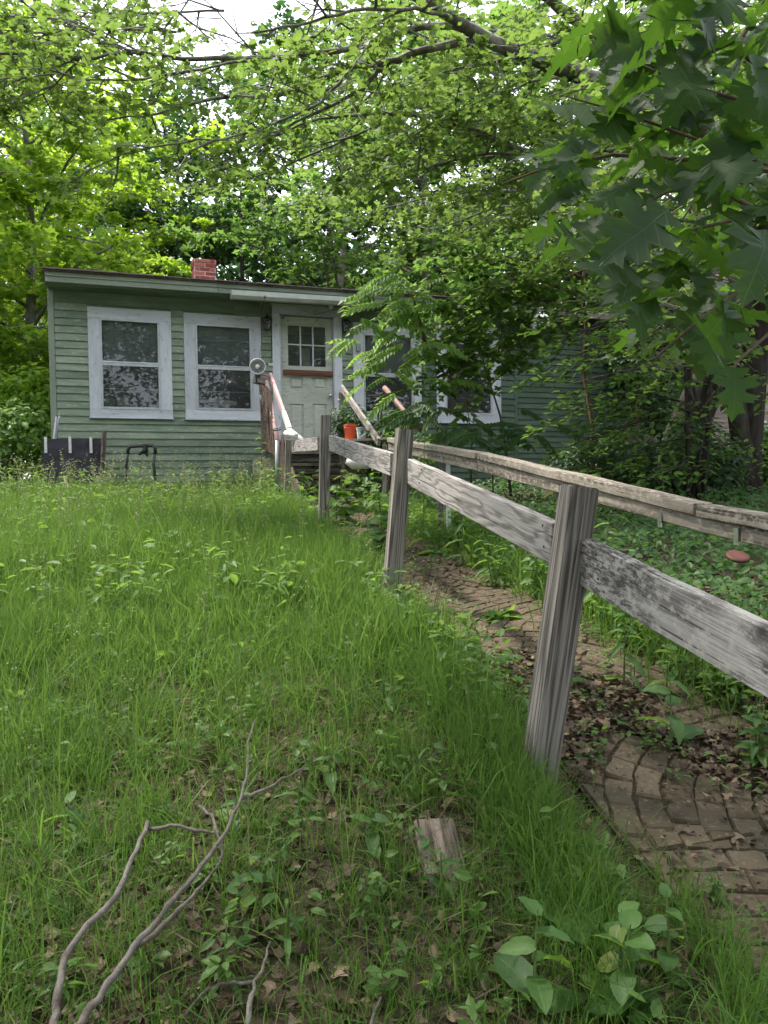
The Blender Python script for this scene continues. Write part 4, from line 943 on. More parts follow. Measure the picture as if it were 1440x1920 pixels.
# ---------------------------------------------------------------- trees
def np3(v): return np.array([v.x, v.y, v.z])
class Tree:
    """a skeleton of tubes plus leaf positions"""
    def __init__(s, seed): s.r = random.Random(seed); s.b = MB(); s.lp = []; s.lh = []; s.ln = []; s.tris = 0
    def spray(s, p, d, L, n, spread=.5, up=Vector((0, 0, 1))):
        """a flat spray of leaves along a twig"""
        r = s.r; side = d.cross(up)
        if side.length < .1: side = Vector((1, 0, 0))
        side.normalize()
        for _ in range(n):
            t = r.random()**.7; q = p + d*(L*t) + side*r.gauss(0, spread*L*(.25+.5*t)) + up*r.gauss(-.03, .05*L+.02)
            s.lp.append(q); s.lh.append(d*.8 + side*r.gauss(0, .9) + Vector((0, 0, -.35))); s.ln.append(up)
    def limb(s, pts, ra, rb, twig=.9, every=.3, leaves=16, sub=True, n=6, start=.15, droop=-.05, flat=.35, tube=True, tw=.012):
        pts = [Vector(p) for p in pts]; r = s.r
        # smooth the polyline
        sm = []
        for i in range(len(pts)-1):
            p0 = pts[max(i-1, 0)]; p1 = pts[i]; p2 = pts[i+1]; p3 = pts[min(i+2, len(pts)-1)]
            for k in range(4):
                t = k/4; sm.append(.5*((2*p1)+(-p0+p2)*t+(2*p0-5*p1+4*p2-p3)*t*t+(-p0+3*p1-3*p2+p3)*t**3))
        sm.append(pts[-1]); N = len(sm)
        for q in sm[1:-1]: q += Vector((r.gauss(0, .006), r.gauss(0, .006), r.gauss(0, .006)))
        if tube: s.b.tube(sm, [ra+(rb-ra)*(i/(N-1))**.8 for i in range(N)], n)
        tot = sum((sm[i+1]-sm[i]).length for i in range(N-1)); pos = tot*start; acc = 0; sidef = 1
        for i in range(N-1):
            sl = (sm[i+1]-sm[i]).length
            while pos < acc+sl:
                t = (pos-acc)/sl; p = sm[i].lerp(sm[i+1], t); d = (sm[i+1]-sm[i]).normalized()
                sd = d.cross(Vector((0, 0, 1)))
                if sd.length < .1: sd = Vector((r.gauss(0, 1), r.gauss(0, 1), 0))
                sd.normalize(); sidef = -sidef
                g = (d*r.uniform(.4, .9) + sd*sidef*r.uniform(.5, 1.1) + Vector((0, 0, droop+r.gauss(0, flat)))).normalized()
                L = twig*r.uniform(.6, 1.3)*(1-.45*pos/tot)
                s.twig(p, g, L, tw, leaves, sub); pos += every*r.uniform(.7, 1.3)
            acc += sl
        s.twig(sm[-1], (sm[-1]-sm[-2]).normalized(), twig*.6, rb*.8, leaves, sub)
    def twig(s, p, d, L, rad, leaves, sub):
        r = s.r; m = p+d*L*.5+Vector((0, 0, r.gauss(.0, .03*L))); e = p+d*L+Vector((r.gauss(0, .08*L), r.gauss(0, .08*L), -.06*L))
        s.b.tube([p, m, e], [rad, rad*.6, rad*.25], 4, False)
        if sub:
            for k in range(3):
                q = p.lerp(e, .3+.25*k); sd = d.cross(Vector((0, 0, 1))).normalized() if abs(d.z) < .95 else Vector((1, 0, 0))
                g = (d + sd*(1 if k % 2 else -1)*r.uniform(.5, 1.1)+Vector((0, 0, r.gauss(-.05, .2)))).normalized(); l2 = L*r.uniform(.35, .6)
                s.b.tube([q, q+g*l2], [rad*.5, rad*.2], 3, False); s.spray(q, g, l2, max(1, leaves//4))
        s.spray(p, d, L*1.05, max(1, leaves//3))
    def arrays(s):
        return np.array([np3(v) for v in s.lp]), np.array([np3(v) for v in s.ln]), np.array([np3(v) for v in s.lh])
def crown_mesh(tr, tmpl, mat, size, jit=.45, sv=.25, tint_bias=None, mult=1, spread=.08, shift=None):
    A, N, H = tr.arrays()
    if mult > 1:
        A = np.repeat(A, mult, 0) + rng.normal(0, spread, (len(A)*mult, 3)); N = np.repeat(N, mult, 0); H = np.repeat(H, mult, 0)
    n = len(A); N = N + rng.normal(0, jit, (n, 3)); H = H + rng.normal(0, .5, (n, 3)); S = size*(1+rng.normal(0, sv, n)).clip(.45, 1.7)
    ti = (rng.random(n)*.55 + .45*vnoise(A[:, 0]+A[:, 2], A[:, 1]-A[:, 2]*.6, 1.1, 3)).clip(0, 1)
    return leaf_mesh('crown', tmpl, A, N, H, S, mat, ti)
def relocate(A, base):   # into the thing's own frame
    return A
def add_tree(name, base, tr, tmpl, lmat, bmat, size, label, group=None, mult=1, jit=.45, spread=.08, stuff=False, drop=None):
    t = tag(empty(name, base), label, 'tree', group)
    o = link('trunk', tr.b.mesh('trunk', bmat, True), t)
    if drop is not None:
        pass
    c = link('crown', crown_mesh(tr, tmpl, lmat, size, jit, mult=mult, spread=spread), t)
    return t

def generic(seed, h, rad, zb_, nl=16, leaves=14, tw=.8, lean=(0, 0), rt=.16, dens=.36, vert=.35):
    """a whole tree at the origin"""
    tr = Tree(seed); r = tr.r; tp = [Vector((0, 0, -.3))]
    for k in range(1, 7): tp.append(Vector((lean[0]*(k/6)**1.3+r.gauss(0, .06)*h/8, lean[1]*(k/6)**1.3+r.gauss(0, .06)*h/8, h*k/6)))
    tr.b.tube(tp, [rt*(1-.85*k/6) for k in range(7)], 9)
    for k in range(nl):
        f = (k+.5)/nl; z_ = zb_+(h*.98-zb_)*f; i = min(5, int(z_/h*6)); t = z_/h*6-i; p = tp[i].lerp(tp[i+1], t)
        an = k*2.4+r.gauss(0, .3); L = rad*(math.sin(math.pi*min(1, .22+.78*f))**.6+.12)*r.uniform(.75, 1.2)
        d = Vector((math.cos(an), math.sin(an), 0)); e = p+d*L+Vector((0, 0, L*vert*r.uniform(.3, 1.2)))
        m = p.lerp(e, .5)+Vector((0, 0, .12*L)); tr.limb([p, m, e], rt*.35*(1-.6*f), .015, tw, dens, leaves, True, 5, .2)
    return tr
TM = {}
def species(key, tmpl, lmat, bmat, size, mult, spread, jit, *a, **k):
    tr = generic(*a, **k); TM[key] = (tr.b.mesh('trunk', M[bmat], True), crown_mesh(tr, tmpl, M[lmat], size, jit, mult=mult, spread=spread))
species('sun', MAPLE_S, 'lf_sun', 'bark', .16, 1, .05, .5, 21, 10, 3.2, .8, nl=36, leaves=36, tw=.9, dens=.26)
species('mid', MAPLE_S, 'lf_mid', 'bark', .17, 1, .05, .5, 22, 12.5, 3.6, .8, nl=36, leaves=34, tw=1.0, dens=.30)
species('dark', RHOMB, 'lf_dark', 'barkd', .22, 2, .14, .7, 23, 14, 4.0, 1.5, nl=30, leaves=22, tw=1.1, dens=.36)
species('dark2', MAPLE_S, 'lf_dark', 'barkd', .21, 1, .1, .7, 24, 13, 3.6, 1.0, nl=28, leaves=20, tw=1.1, dens=.34)
species('bush', OVAL, 'lf_mid', 'stemr', .13, 1, .05, .7, 25, 2.6, 1.5, .2, nl=18, leaves=16, tw=.5, dens=.18, rt=.03, vert=.8)
def plant_tree(key, x, y, sc, label, rz=None, group=None, cat='tree', name='tree', zs=1.0):
    t = tag(empty(name, (x, y, gzf(x, y)), random.uniform(0, 6.28) if rz is None else rz), label, cat, group)
    for nm, me in zip(('trunk', 'crown'), TM[key]):
        o = local(nm, me, t); o.scale = (sc, sc, sc*zs)
    return t
def PX(px, Y): return P(px, 900, Y).x
GL = 'trees standing beyond the green house'
plant_tree('sun', PX(70, 17), 17, 1.0, 'sunlit yellow green maple rising just left of the house corner', 0.4, None)
plant_tree('sun', PX(-120, 15), 15, .95, 'sunlit yellow green maple at the left edge behind the lawn', 2.2)
plant_tree('sun', PX(175, 23), 23, 1.0, 'slender yellow green maple showing over the left end of the roof', 4.0)
plant_tree('mid', PX(10, 27), 27, 1.25, 'tall green tree behind the sunlit maples at the left', 1)
plant_tree('dark', PX(330, 27), 27, .95, 'dark tree with sky gaps behind the chimney', 1.2, GL)
plant_tree('dark2', PX(455, 25), 25, .86, 'dark bushy tree to the right of the chimney', 5.2, GL)
plant_tree('dark', PX(560, 30), 30, 1.15, 'tall dark tree above the door end of the roof', 2.9, GL)
plant_tree('dark2', PX(240, 33), 33, 1.1, 'distant dark tree between the yellow maples and the chimney', .2, GL)
plant_tree('mid', PX(650, 21), 21, .95, 'green maple rising behind the gutter end of the roof', 3.3, GL)
plant_tree('mid', PX(800, 23), 23, 1.1, 'green maple behind the middle of the roof', .9, GL)
plant_tree('mid', PX(960, 26), 26, 1.2, 'broad green maple behind the house extension', 5.0, GL)
plant_tree('dark2', PX(880, 32), 32, 1.35, 'tall dark tree with an ivy covered top behind the green maples', 2.0, GL)
plant_tree('mid', PX(1130, 24), 24, 1.15, 'green maple behind the right end of the extension', 1.7, GL)
plant_tree('dark', PX(1290, 30), 30, 1.2, 'dark tree high behind the oak branch', 4.4, GL)
plant_tree('mid', PX(1420, 31), 31, 1.2, 'green tree standing behind the pale house', 3.8, GL)
plant_tree('mid', PX(1650, 18), 18, 1.1, 'green tree past the right edge of the lawn', .5, GL)
plant_tree('dark2', PX(-420, 20), 20, 1.1, 'dark tree past the left edge of the lawn', .5, GL)
# far wood closing the horizon all round and an unseen wood added behind the viewer
def wood(name, pts, hgt, thick, n, size, seed):
    r_ = np.random.default_rng(seed); pts = np.array(pts, float); sl = np.linalg.norm(np.diff(pts, axis=0), axis=1); cs = np.concatenate([[0], np.cumsum(sl)])
    s_ = r_.random(n)*cs[-1]; x = np.interp(s_, cs, pts[:, 0])+r_.normal(0, thick, n); y = np.interp(s_, cs, pts[:, 1])+r_.normal(0, thick, n)
    top = hgt*(.62+.5*vnoise(s_, s_*0+3, .22, seed)); z = gz(x, y)+top*r_.random(n)**.75
    keep = vnoise(x+z*.6, y+z, .7, seed+4) > .30
    A = np.stack([x, y, z], 1)[keep]; m = len(A); N, H = rand_nh(m, jit=.7)
    tag(link(name, leaf_mesh(name, RHOMB, A, N, H, size*(.6+.8*r_.random(m)), M['lf_dark'], (.3*r_.random(m)+.7*vnoise(A[:, 0], A[:, 2], .8, 5)).clip(0, 1))), kind='stuff')
wood('woods_beyond', [(-60, 5), (-46, 30), (-20, 48), (10, 52), (36, 46), (52, 22), (58, 0)], 18, 2.4, 80000, .8, 31)
wood('unseen_woods_behind', [(-26, 5), (-22, -8), (-10, -17), (4, -19), (16, -15), (26, -2), (28, 10)], 17, 2.4, 150000, .32, 32)  # out of view; tall and dense to cut frontal light and sky reflections

# ---- the big maple whose limbs hang over the picture
mb = P(1402, 950, 9.5); mb.z = gzf(mb.x, mb.y)
tr = Tree(101)
trunkA = [mb-Vector((0, 0, .3)), P(1400, 850, 9.4), P(1412, 700, 9.2), P(1432, 560, 8.9), P(1436, 420, 8.5), P(1400, 300, 8.0), P(1290, 215, 7.5), P(1150, 165, 7.0)]
tk = MB(); tk.tube(trunkA[:5], [.21, .17, .155, .15, .14], 10); tk.tube([mb+Vector((-.2, -.05, -.3)), P(1392, 850, 9.3), P(1382, 770, 9.2), P(1368, 680, 9.3), P(1350, 560, 9.6), P(1300, 380, 10)], [.15, .12, .11, .10, .09, .05], 9)
tr.b.tube(trunkA[4:], [.139, .13, .115, .10], 10)
big = P(1268, 890, 10.5); big.z = gzf(big.x, big.y)
lm = dict(twig=.85, every=.26, leaves=22)
tr.limb([P(1150, 165, 7.0), P(1080, 140, 6.8), P(1010, 112, 6.6), P(905, 68, 6.4), P(850, 35, 6.2), P(770, -15, 6.0), P(690, -60, 5.7)], .09, .03, .9, .30, 20)
tr.limb([P(905, 70, 6.4), P(870, 52, 6.4), P(770, 53, 6.3), P(720, 77, 6.3), P(625, 96, 6.3), P(500, 107, 6.3), P(350, 110, 6.4), P(250, 98, 6.5), P(150, 107, 6.7), P(0, 100, 7.0), P(-120, 96, 7.2)], .036, .010, .85, .26, 20, start=.1)
tr.limb([P(905, 75, 6.4), P(830, 85, 6.4), P(720, 118, 6.5), P(650, 128, 6.5), P(590, 152, 6.6), P(520, 178, 6.7), P(420, 183, 6.8), P(350, 195, 7.0), P(290, 215, 7.1), P(200, 225, 7.3)], .036, .008, .7, .26, 20, start=.15)
tr.limb([P(720, 118, 6.5), P(680, 165, 6.6), P(600, 208, 6.8), P(510, 252, 7), P(450, 290, 7.2), P(400, 325, 7.4)], .022, .006, .6, .24, 16, start=.3, droop=-.15)
tr.limb([P(660, 130, 6.5), P(600, 190, 6.4), P(520, 230, 6.3), P(440, 255, 6.3), P(350, 265, 6.4), P(230, 290, 6.6), P(150, 330, 6.8)], .014, .005, .6, .26, 15, start=.3, droop=-.1)
tr.limb([P(500, 107, 6.3), P(430, 120, 6.2), P(300, 142, 6.2), P(180, 150, 6.3), P(80, 140, 6.5), P(-30, 170, 6.8)], .012, .005, .65, .25, 16, start=.2)
tr.limb([P(250, 98, 6.5), P(190, 70, 6.4), P(110, 40, 6.4), P(20, 30, 6.6)], .012, .005, .6, .26, 15, start=.2)
tr.limb([P(890, 245, 7.4), P(830, 225, 7.2), P(760, 213, 7.1), P(640, 218, 7.0), P(560, 235, 7.0), P(480, 280, 7.1)], .028, .006, .65, .26, 17, start=.1)
tr.limb([P(720, 228, 7.1), P(650, 262, 7.2), P(560, 300, 7.3), P(470, 335, 7.5), P(400, 345, 7.7)], .014, .005, .55, .26, 12, start=.2, droop=-.12)
tr.limb([P(1130, 330, 8.6), P(1000, 290, 8.0), P(890, 245, 7.4)], .05, .03, .8, .3, 20)
tr.limb([P(1436, 420, 8.5), P(1250, 340, 9.0), P(1130, 330, 8.6)], .07, .05, .9, .35, 18)
tr.limb([P(1400, 300, 8.0), P(1200, 130, 8.4), P(1120, 70, 8.2), P(1050, 15, 8.0), P(960, -60, 7.6)], .08, .05, .9, .3, 20)
tr.limb([P(850, 35, 6.2), P(780, 20, 5.6), P(660, 20, 5.2), P(560, 45, 5.0), P(470, 62, 5.0)], .018, .006, .6, .25, 12, start=.3)
for (a, m, c, Y) in (((420, 20), (250, 25), (90, 20), 7.2), ((430, -40), (260, -20), (60, -25), 7.0), ((330, 60), (200, 55), (60, 70), 6.8), ((90, 60), (20, 120), (-60, 200), 7.0), ((330, 20), (370, 50), (400, 75), 6.6), ((600, -20), (620, 30), (585, 80), 6.0), ((150, 107), (100, 160), (30, 210), 6.8)):
    tr.limb([P(*a, Y), P(*m, Y+.2), P(*c, Y+.3)], .012, .005, .7, .2, 22, start=.02)
# layered sprays that fill the right half
fr = random.Random(77)
fill = [((1150, 165), (900, 190), 7.4), ((1250, 260), (950, 330), 8.0), ((1300, 330), (1000, 400), 8.6), ((1130, 330), (880, 370), 8.0), ((1000, 290), (780, 320), 7.8), ((1350, 420), (1060, 470), 9.2),
        ((1100, 60), (850, 130), 7.0), ((1180, 100), (1000, 60), 7.8), ((1200, 20), (1350, -30), 7.5), ((890, 245), (700, 300), 8.0), ((1250, 120), (1080, 240), 7.2), ((960, 60), (800, 160), 7.6),
        ((1050, 400), (800, 440), 9.4), ((1000, 360), (720, 390), 9.8), ((1300, 480), (980, 520), 9.8), ((950, 180), (640, 170), 8.8), ((800, 300), (600, 360), 9.0), ((1150, 400), (900, 480), 10.0), ((820, 80), (620, 60), 8.0), ((1300, 60), (1200, 180), 8.5), ((1400, 120), (1250, 60), 8.8), ((1430, 330), (1300, 420), 9.0), ((1440, 200), (1200, 260), 5.5), ((1500, 300), (1250, 380), 5.2), ((1480, 60), (1230, 90), 5.6), ((1500, 420), (1300, 520), 5.4), ((1500, 520), (1330, 620), 6.2), ((1470, -20), (1300, 20), 5.0)]
for (a, c, Y) in fill:
    p0 = P(*a, Y); p1 = P(*c, Y-.6+fr.uniform(-.4, .4)); m = p0.lerp(p1, .5)+Vector((0, fr.uniform(-.3, .3), .1))
    tr.limb([p0, m, p1], .022, .006, .85, .24, 24, start=.05)
# overhead, out of the frame: shades the lawn
for k in range(54):
    p0 = Vector((fr.uniform(-4.5, 4.0), fr.uniform(-5, 4.8), fr.uniform(5.9, 7.4))); a_ = fr.uniform(0, 6.28); p1 = p0+Vector((math.cos(a_)*2.2, math.sin(a_)*2.2, .2))
    if p0.y > 1.5 and (p1.z-CAMZ)/max(.1, p1.y) < .72: p1.z += 2; p0.z += 2
    tr.limb([p0, p0.lerp(p1, .5)+Vector((0, 0, .1)), p1], .03, .01, 1.0, .22, 30, start=.02)
for k in range(12):  # extra limbs added above the extension to shade its wall
    p0 = Vector((fr.uniform(2.6, 7.5), fr.uniform(7.5, 12.5), fr.uniform(4.6, 6.6))); a_ = fr.uniform(0, 6.28); p1 = p0+Vector((math.cos(a_)*2, math.sin(a_)*1.4, .1))
    tr.limb([p0, p0.lerp(p1, .5)+Vector((0, 0, .1)), p1], .03, .01, 1.0, .22, 30, start=.02)
t = tag(empty('maple_tree', mb), 'big maple at the right edge whose long limbs arch over the lawn and house', 'tree')
link('trunk', tk.mesh('trunk', M['barkd'], True), t); link('limbs', tr.b.mesh('limbs', M['bark'], True), t)
A, N, H = tr.arrays(); print('overhang leaves', len(A))
d_ = A - np.array([0, 0, CAMZ]); ppx = 720+F*(d_[:, 0]/d_[:, 1]); ppy = 900-F*d_[:, 2]/d_[:, 1]
keep = ~((A[:, 1] > .5) & ((ppx > 345) & (ppx < 590) & (ppy < 92) & (ppy < 60+.0*ppx+ (ppx-345)*.25)) & (rng.random(len(A)) < .93))     # the open patch of sky
keep &= ~((A[:, 1] < 5.2) & (A[:, 1] > .5) & (ppy > -20) & (ppy < 600) & (ppx > -50) & (ppx < 1500))
keep &= ~((ppy > 380) & (ppx < 560) & (A[:, 1] > 3)); A, N, H = A[keep], N[keep], H[keep]
A = np.repeat(A, 2, 0); A[::2] += rng.normal(0, .05, A[::2].shape); N = np.repeat(N, 2, 0); H = np.repeat(H, 2, 0)
ppx = 720+F*(A[:, 0]/np.maximum(A[:, 1], .1)); lk = rng.random(len(A)) < np.where(A[:, 1] < 1, 1, np.interp(ppx, [0, 300, 800, 1100], [1, .9, .95, 1])); A, N, H = A[lk], N[lk], H[lk]
n = len(A); N = N + rng.normal(0, .42, (n, 3)); H = H + rng.normal(0, .4, (n, 3)); S = .068*(1+rng.normal(0, .22, n)).clip(.5, 1.6)
ti = (rng.random(n)*.6+.4*vnoise(A[:, 0]*2+A[:, 2], A[:, 1], 1.0, 8)).clip(0, 1)
d_ = np.linalg.norm(A - np.array([0, 0, CAMZ]), axis=1); inview = (np.abs(A[:, 0]/np.maximum(A[:, 1], .1)) < .5) & ((A[:, 2]-CAMZ)/np.maximum(A[:, 1], .1) < .62) & (A[:, 1] > 3)
order = np.argsort(np.where(inview, d_/S, 1e9))[:300]; mask = np.ones(n, bool); mask[order] = False
link('crown', leaf_mesh('crown', MAPLE, A[mask], N[mask], H[mask], S[mask], M['lf_maple'], ti[mask]), t)
ml = mesh_np('leaf', MAPLE[0], MAPLE[1], M['lf_maple_obj'])
Rm = orient(N[order], H[order])
for k, i_ in enumerate(order):
    Mx = Matrix([[*(Rm[k][r_]*S[i_]), A[i_][r_]] for r_ in range(3)] + [[0, 0, 0, 1]]); link('leaf', ml, t, Mx)
# the thick leaning trunk beyond it
tr = Tree(103)
tr.b.tube([big-Vector((0, 0, .3)), P(1272, 860, 10.5), P(1290, 800, 10.4), P(1325, 720, 10.3), P(1372, 600, 10.2), P(1400, 480, 10), P(1420, 300, 9.8)], [.34, .30, .26, .24, .22, .20, .14], 10)
for (a, c, Y) in (((1372, 600), (1180, 520), 9.6), ((1340, 700), (1200, 640), 9.8), ((1400, 480), (1230, 420), 9.8), ((1325, 720), (1420, 620), 10.4)):
    tr.limb([P(*a, Y+.5), P((a[0]+c[0])/2, (a[1]+c[1])/2-15, Y), P(*c, Y-.6)], .05, .01, .8, .25, 20, start=.15)
add_tree('leaning_tree', big, tr, MAPLE_S, M['lf_mid'], M['barkd'], .12, 'thick dark leaning trunk between the extension and the twin trunks')

# ---- shrub sprays in front of the extension, coming in from the right
tr = Tree(111); sb = P(1310, 930, 8.2); sb.z = gzf(sb.x, sb.y); sr = random.Random(12)
def arch(a, m, c, Y0, Y1, lv=15, ev=.16, tw=.42):
    tr.limb([P(*a, Y0), P(*m, (Y0+Y1)/2), P(*c, Y1)], .016, .004, tw, ev, lv, start=.12, droop=-.18, flat=.15, tw=.005)
for k in range(7): tr.b.tube([sb+Vector((sr.gauss(0, .08), sr.gauss(0, .08), -.2)), P(1310+sr.uniform(-30, 30), 800, 8.2), P(1300+sr.uniform(-60, 80), 640+sr.uniform(-60, 60), 8.0)], [.03, .022, .012], 5)
for a, m, c in (((1300, 640), (1180, 600), (1050, 640)), ((1300, 680), (1190, 650), (1075, 690)), ((1310, 720), (1200, 690), (1070, 740)), ((1300, 760), (1180, 735), (1030, 790)), ((1300, 800), (1200, 790), (1060, 840)), ((1310, 820), (1230, 830), (1130, 880)),
                 ((1310, 780), (1240, 760), (1150, 820)), ((1330, 700), (1270, 650), (1180, 640)), ((1340, 800), (1290, 810), (1220, 850)), ((1300, 600), (1180, 560), (1030, 600)), ((1320, 830), (1280, 870), (1210, 900)), ((1280, 620), (1150, 640), (1010, 700)), ((1280, 700), (1200, 740), (1120, 780)), ((1340, 840), (1390, 830), (1430, 870)), ((1310, 640), (1370, 660), (1440, 720))):
    arch(a, m, c, 8.2, 7.8+sr.uniform(-.7, .7))
A, N, H = tr.arrays(); t = tag(empty('arching_shrub', sb), 'arching shrub of small pointed leaves hanging in front of the green extension wall', 'shrub')
link('stems', tr.b.mesh('stems', M['barkd'], True), t)
n = len(A); N = N+rng.normal(0, .35, (n, 3)); H = H*.6+np.array([-.9, -.2, -.5])+rng.normal(0, .3, (n, 3))
link('foliage', leaf_mesh('foliage', OVAL, A, N, H, .085*(1+rng.normal(0, .2, n)).clip(.5, 1.5), M['lf_mid']), t)
# canopy mass over the right part of the roof and in front of the fourth window
tr = Tree(112); sb2 = P(1110, 880, 9.9); sb2.z = gzf(sb2.x, sb2.y)
tr.b.tube([sb2-Vector((0, 0, .2)), P(1112, 800, 9.9), P(1095, 700, 9.9), P(1100, 620, 9.9), P(1090, 540, 9.8), P(1100, 480, 9.8)], [.035, .03, .028, .025, .02, .015], 7)
for a, m, c in (((1100, 560), (980, 520), (850, 560)), ((1100, 590), (1000, 560), (900, 600)), ((1090, 520), (950, 480), (800, 500)), ((1080, 540), (940, 540), (820, 590)), ((1100, 500), (1000, 450), (880, 460)), ((1000, 560), (900, 590), (830, 640)), ((1080, 600), (980, 600), (880, 650)), ((1100, 480), (1180, 480), (1260, 520)), ((1100, 540), (1160, 540), (1230, 570)), ((980, 500), (860, 470), (760, 490)), ((1060, 610), (950, 640), (850, 700)), ((1080, 560), (900, 560), (760, 600)), ((1060, 620), (980, 670), (900, 740)), ((1000, 530), (860, 600), (800, 680)), ((1060, 600), (1000, 630), (930, 670))):
    tr.limb([P(*a, 9.8), P(*m, 9.5), P(*c, 9.2+sr.uniform(-.5, .5))], .02, .005, .6, .2, 20, start=.1, droop=-.1, flat=.22, tw=.006)
A, N, H = tr.arrays(); t = tag(empty('young_maple', sb2), 'young maple whose layered sprays cover the roof above the fourth window', 'tree')
link('trunk', tr.b.mesh('trunk', M['stemr'], True), t); n = len(A); N = N+rng.normal(0, .45, (n, 3))
link('crown', leaf_mesh('crown', MAPLE_S, A, N, H+rng.normal(0, .4, (n, 3)), .10*(1+rng.normal(0, .2, n)).clip(.5, 1.5), M['lf_mid']), t)
# dead twigs by the right end of the roof
t = tag(empty('dead_branches', P(1440, 640, 8.6)), 'tangle of bare dead branches in front of the extension roof at the right', 'dead branches'); dr_ = random.Random(9)
for k in range(26):
    Y = 8.6+dr_.uniform(-.8, .8); a = (1330+dr_.uniform(-30, 110), 590+dr_.uniform(-70, 110)); L = dr_.uniform(120, 330); an = dr_.gauss(.1, .25)
    pts = [P(*a, Y)]
    for q in range(1, 5): pts.append(P(a[0]-L*q/4*math.cos(an), a[1]+L*q/4*math.sin(an)*.6-10*math.sin(q), Y-.1*q)+Vector((0, 0, dr_.gauss(0, .02))))
    b = MB(); b.tube(pts, [.012, .010, .007, .005, .002], 4)
    for q in range(5): p = pts[dr_.randint(1, 3)]; b.tube([p, p+Vector((dr_.uniform(-.35, .05), dr_.uniform(-.1, .1), dr_.uniform(-.15, .2)))], [.004, .0015], 3)
    link('twig', b.mesh('twig', M['twig']), t)

# ---- red oak branch close to the camera
oak_out = [(0, 0), (.10, .06), (.27, .10), (.26, .17), (.16, .24), (.20, .29), (.44, .30), (.42, .37), (.54, .46), (.40, .48), (.20, .50), (.23, .56), (.44, .68), (.34, .70), (.36, .80), (.22, .77), (.15, .75), (.15, .82), (.24, .93), (.10, .92), (0, 1.05)]
oakp = mirror(oak_out)
def oak_mesh(seed, fold, droop, wav):
    r_ = random.Random(seed); V = []; bm = bmesh.new(); mid = []
    zf = lambda x, y: fold*abs(x)-droop*y*y+wav*math.sin(y*9+x*6+seed)
    ys_ = [0, .14, .25, .34, .45, .57, .68, .8, .92, 1.02]; m = [bm.verts.new((0, y, zf(0, y)-.008)) for y in ys_]
    for sgn in (1, -1):
        pts = [(sgn*x*(1+r_.gauss(0, .06)), y+r_.gauss(0, .008)) for x, y in oak_out[1:-1]]; ov = [bm.verts.new((x, y, zf(x, y))) for x, y in pts]
        chain = [m[0]]+ov+[m[-1]]; yy = [v.co.y for v in chain]
        # strip the outline to the midrib
        j_ = 0
        for a_ in range(len(chain)-1):
            v0, v1 = chain[a_], chain[a_+1]
            tgt = min(range(len(m)), key=lambda q: abs(m[q].co.y-(v1.co.y*.8+.02)))
            while j_ < tgt:
                f = [m[j_], m[j_+1], v0]
                if len(set(f)) == 3: bm.faces.new(f if sgn < 0 else f[::-1])
                j_ += 1
            f = [m[j_], v1, v0]
            if len(set(f)) == 3:
                try: bm.faces.new(f if sgn < 0 else f[::-1])
                except ValueError: pass
        while j_ < len(m)-2:
            j_ += 1
    for f in bm.faces: f.smooth = True
    me = bpy.data.meshes.new('oak_leaf'); bm.to_mesh(me); bm.free(); me.materials.append(M['lf_oak']); return me
oaks = [oak_mesh(s_, f_, d_2, w_) for s_, f_, d_2, w_ in ((1, .25, .25, .025), (2, .4, .42, .03), (3, .15, .6, .04), (4, .6, .3, .03))]
ob = P(1560, 420, 2.6)
t_oak = tag(empty('oak_branch', ob), 'drooping oak branch with large pointed lobed leaves filling the upper right', 'branch')
okr = random.Random(31)
stems = [[(1640, 420, 2.9), (1500, 330, 2.6), (1330, 270, 2.3), (1180, 215, 2.1), (1060, 180, 2.0)], [(1500, 330, 2.6), (1300, 300, 2.35), (1150, 290, 2.2), (1010, 320, 2.1), (940, 345, 2.1)],
         [(1640, 420, 2.9), (1430, 400, 2.4), (1300, 430, 2.15), (1160, 480, 2.0), (1060, 520, 1.95)], [(1600, 470, 2.8), (1420, 520, 2.3), (1310, 600, 2.05), (1230, 670, 1.95)],
         [(1640, 420, 2.9), (1500, 200, 2.5), (1380, 90, 2.3), (1260, 20, 2.2), (1180, -30, 2.2)], [(1600, 520, 2.8), (1470, 600, 2.4), (1380, 680, 2.2), (1370, 720, 2.1)], [(1380, 90, 2.3), (1420, 20, 2.4), (1460, -40, 2.5)], [(1430, 400, 2.4), (1340, 350, 2.2), (1250, 360, 2.1), (1180, 400, 2.0)], [(1500, 200, 2.5), (1400, 190, 2.3), (1290, 160, 2.2), (1200, 120, 2.2)]]
for st in stems:
    b = MB(); pts = [P(a_, c_, Y_) for a_, c_, Y_ in st]; b.tube(pts, [.008-.006*q/(len(pts)-1) for q in range(len(pts))], 6); link('twig', b.mesh('twig', M['stemr'], True), t_oak)
def in_poly(x, y, poly):
    c = False
    for i_ in range(len(poly)):
        (x1, y1), (x2, y2) = poly[i_], poly[i_-1]
        if (y1 > y) != (y2 > y) and x < (x2-x1)*(y-y1)/(y2-y1)+x1: c = not c
    return c
opoly = [(1060, 150), (1120, 90), (1180, 20), (1250, -60), (1520, -60), (1520, 560), (1430, 560), (1440, 640), (1370, 690), (1250, 660), (1160, 600), (1180, 560), (1080, 500), (1010, 440), (1060, 400), (960, 350), (1060, 300), (1150, 260), (1080, 220)]
cnt = 0
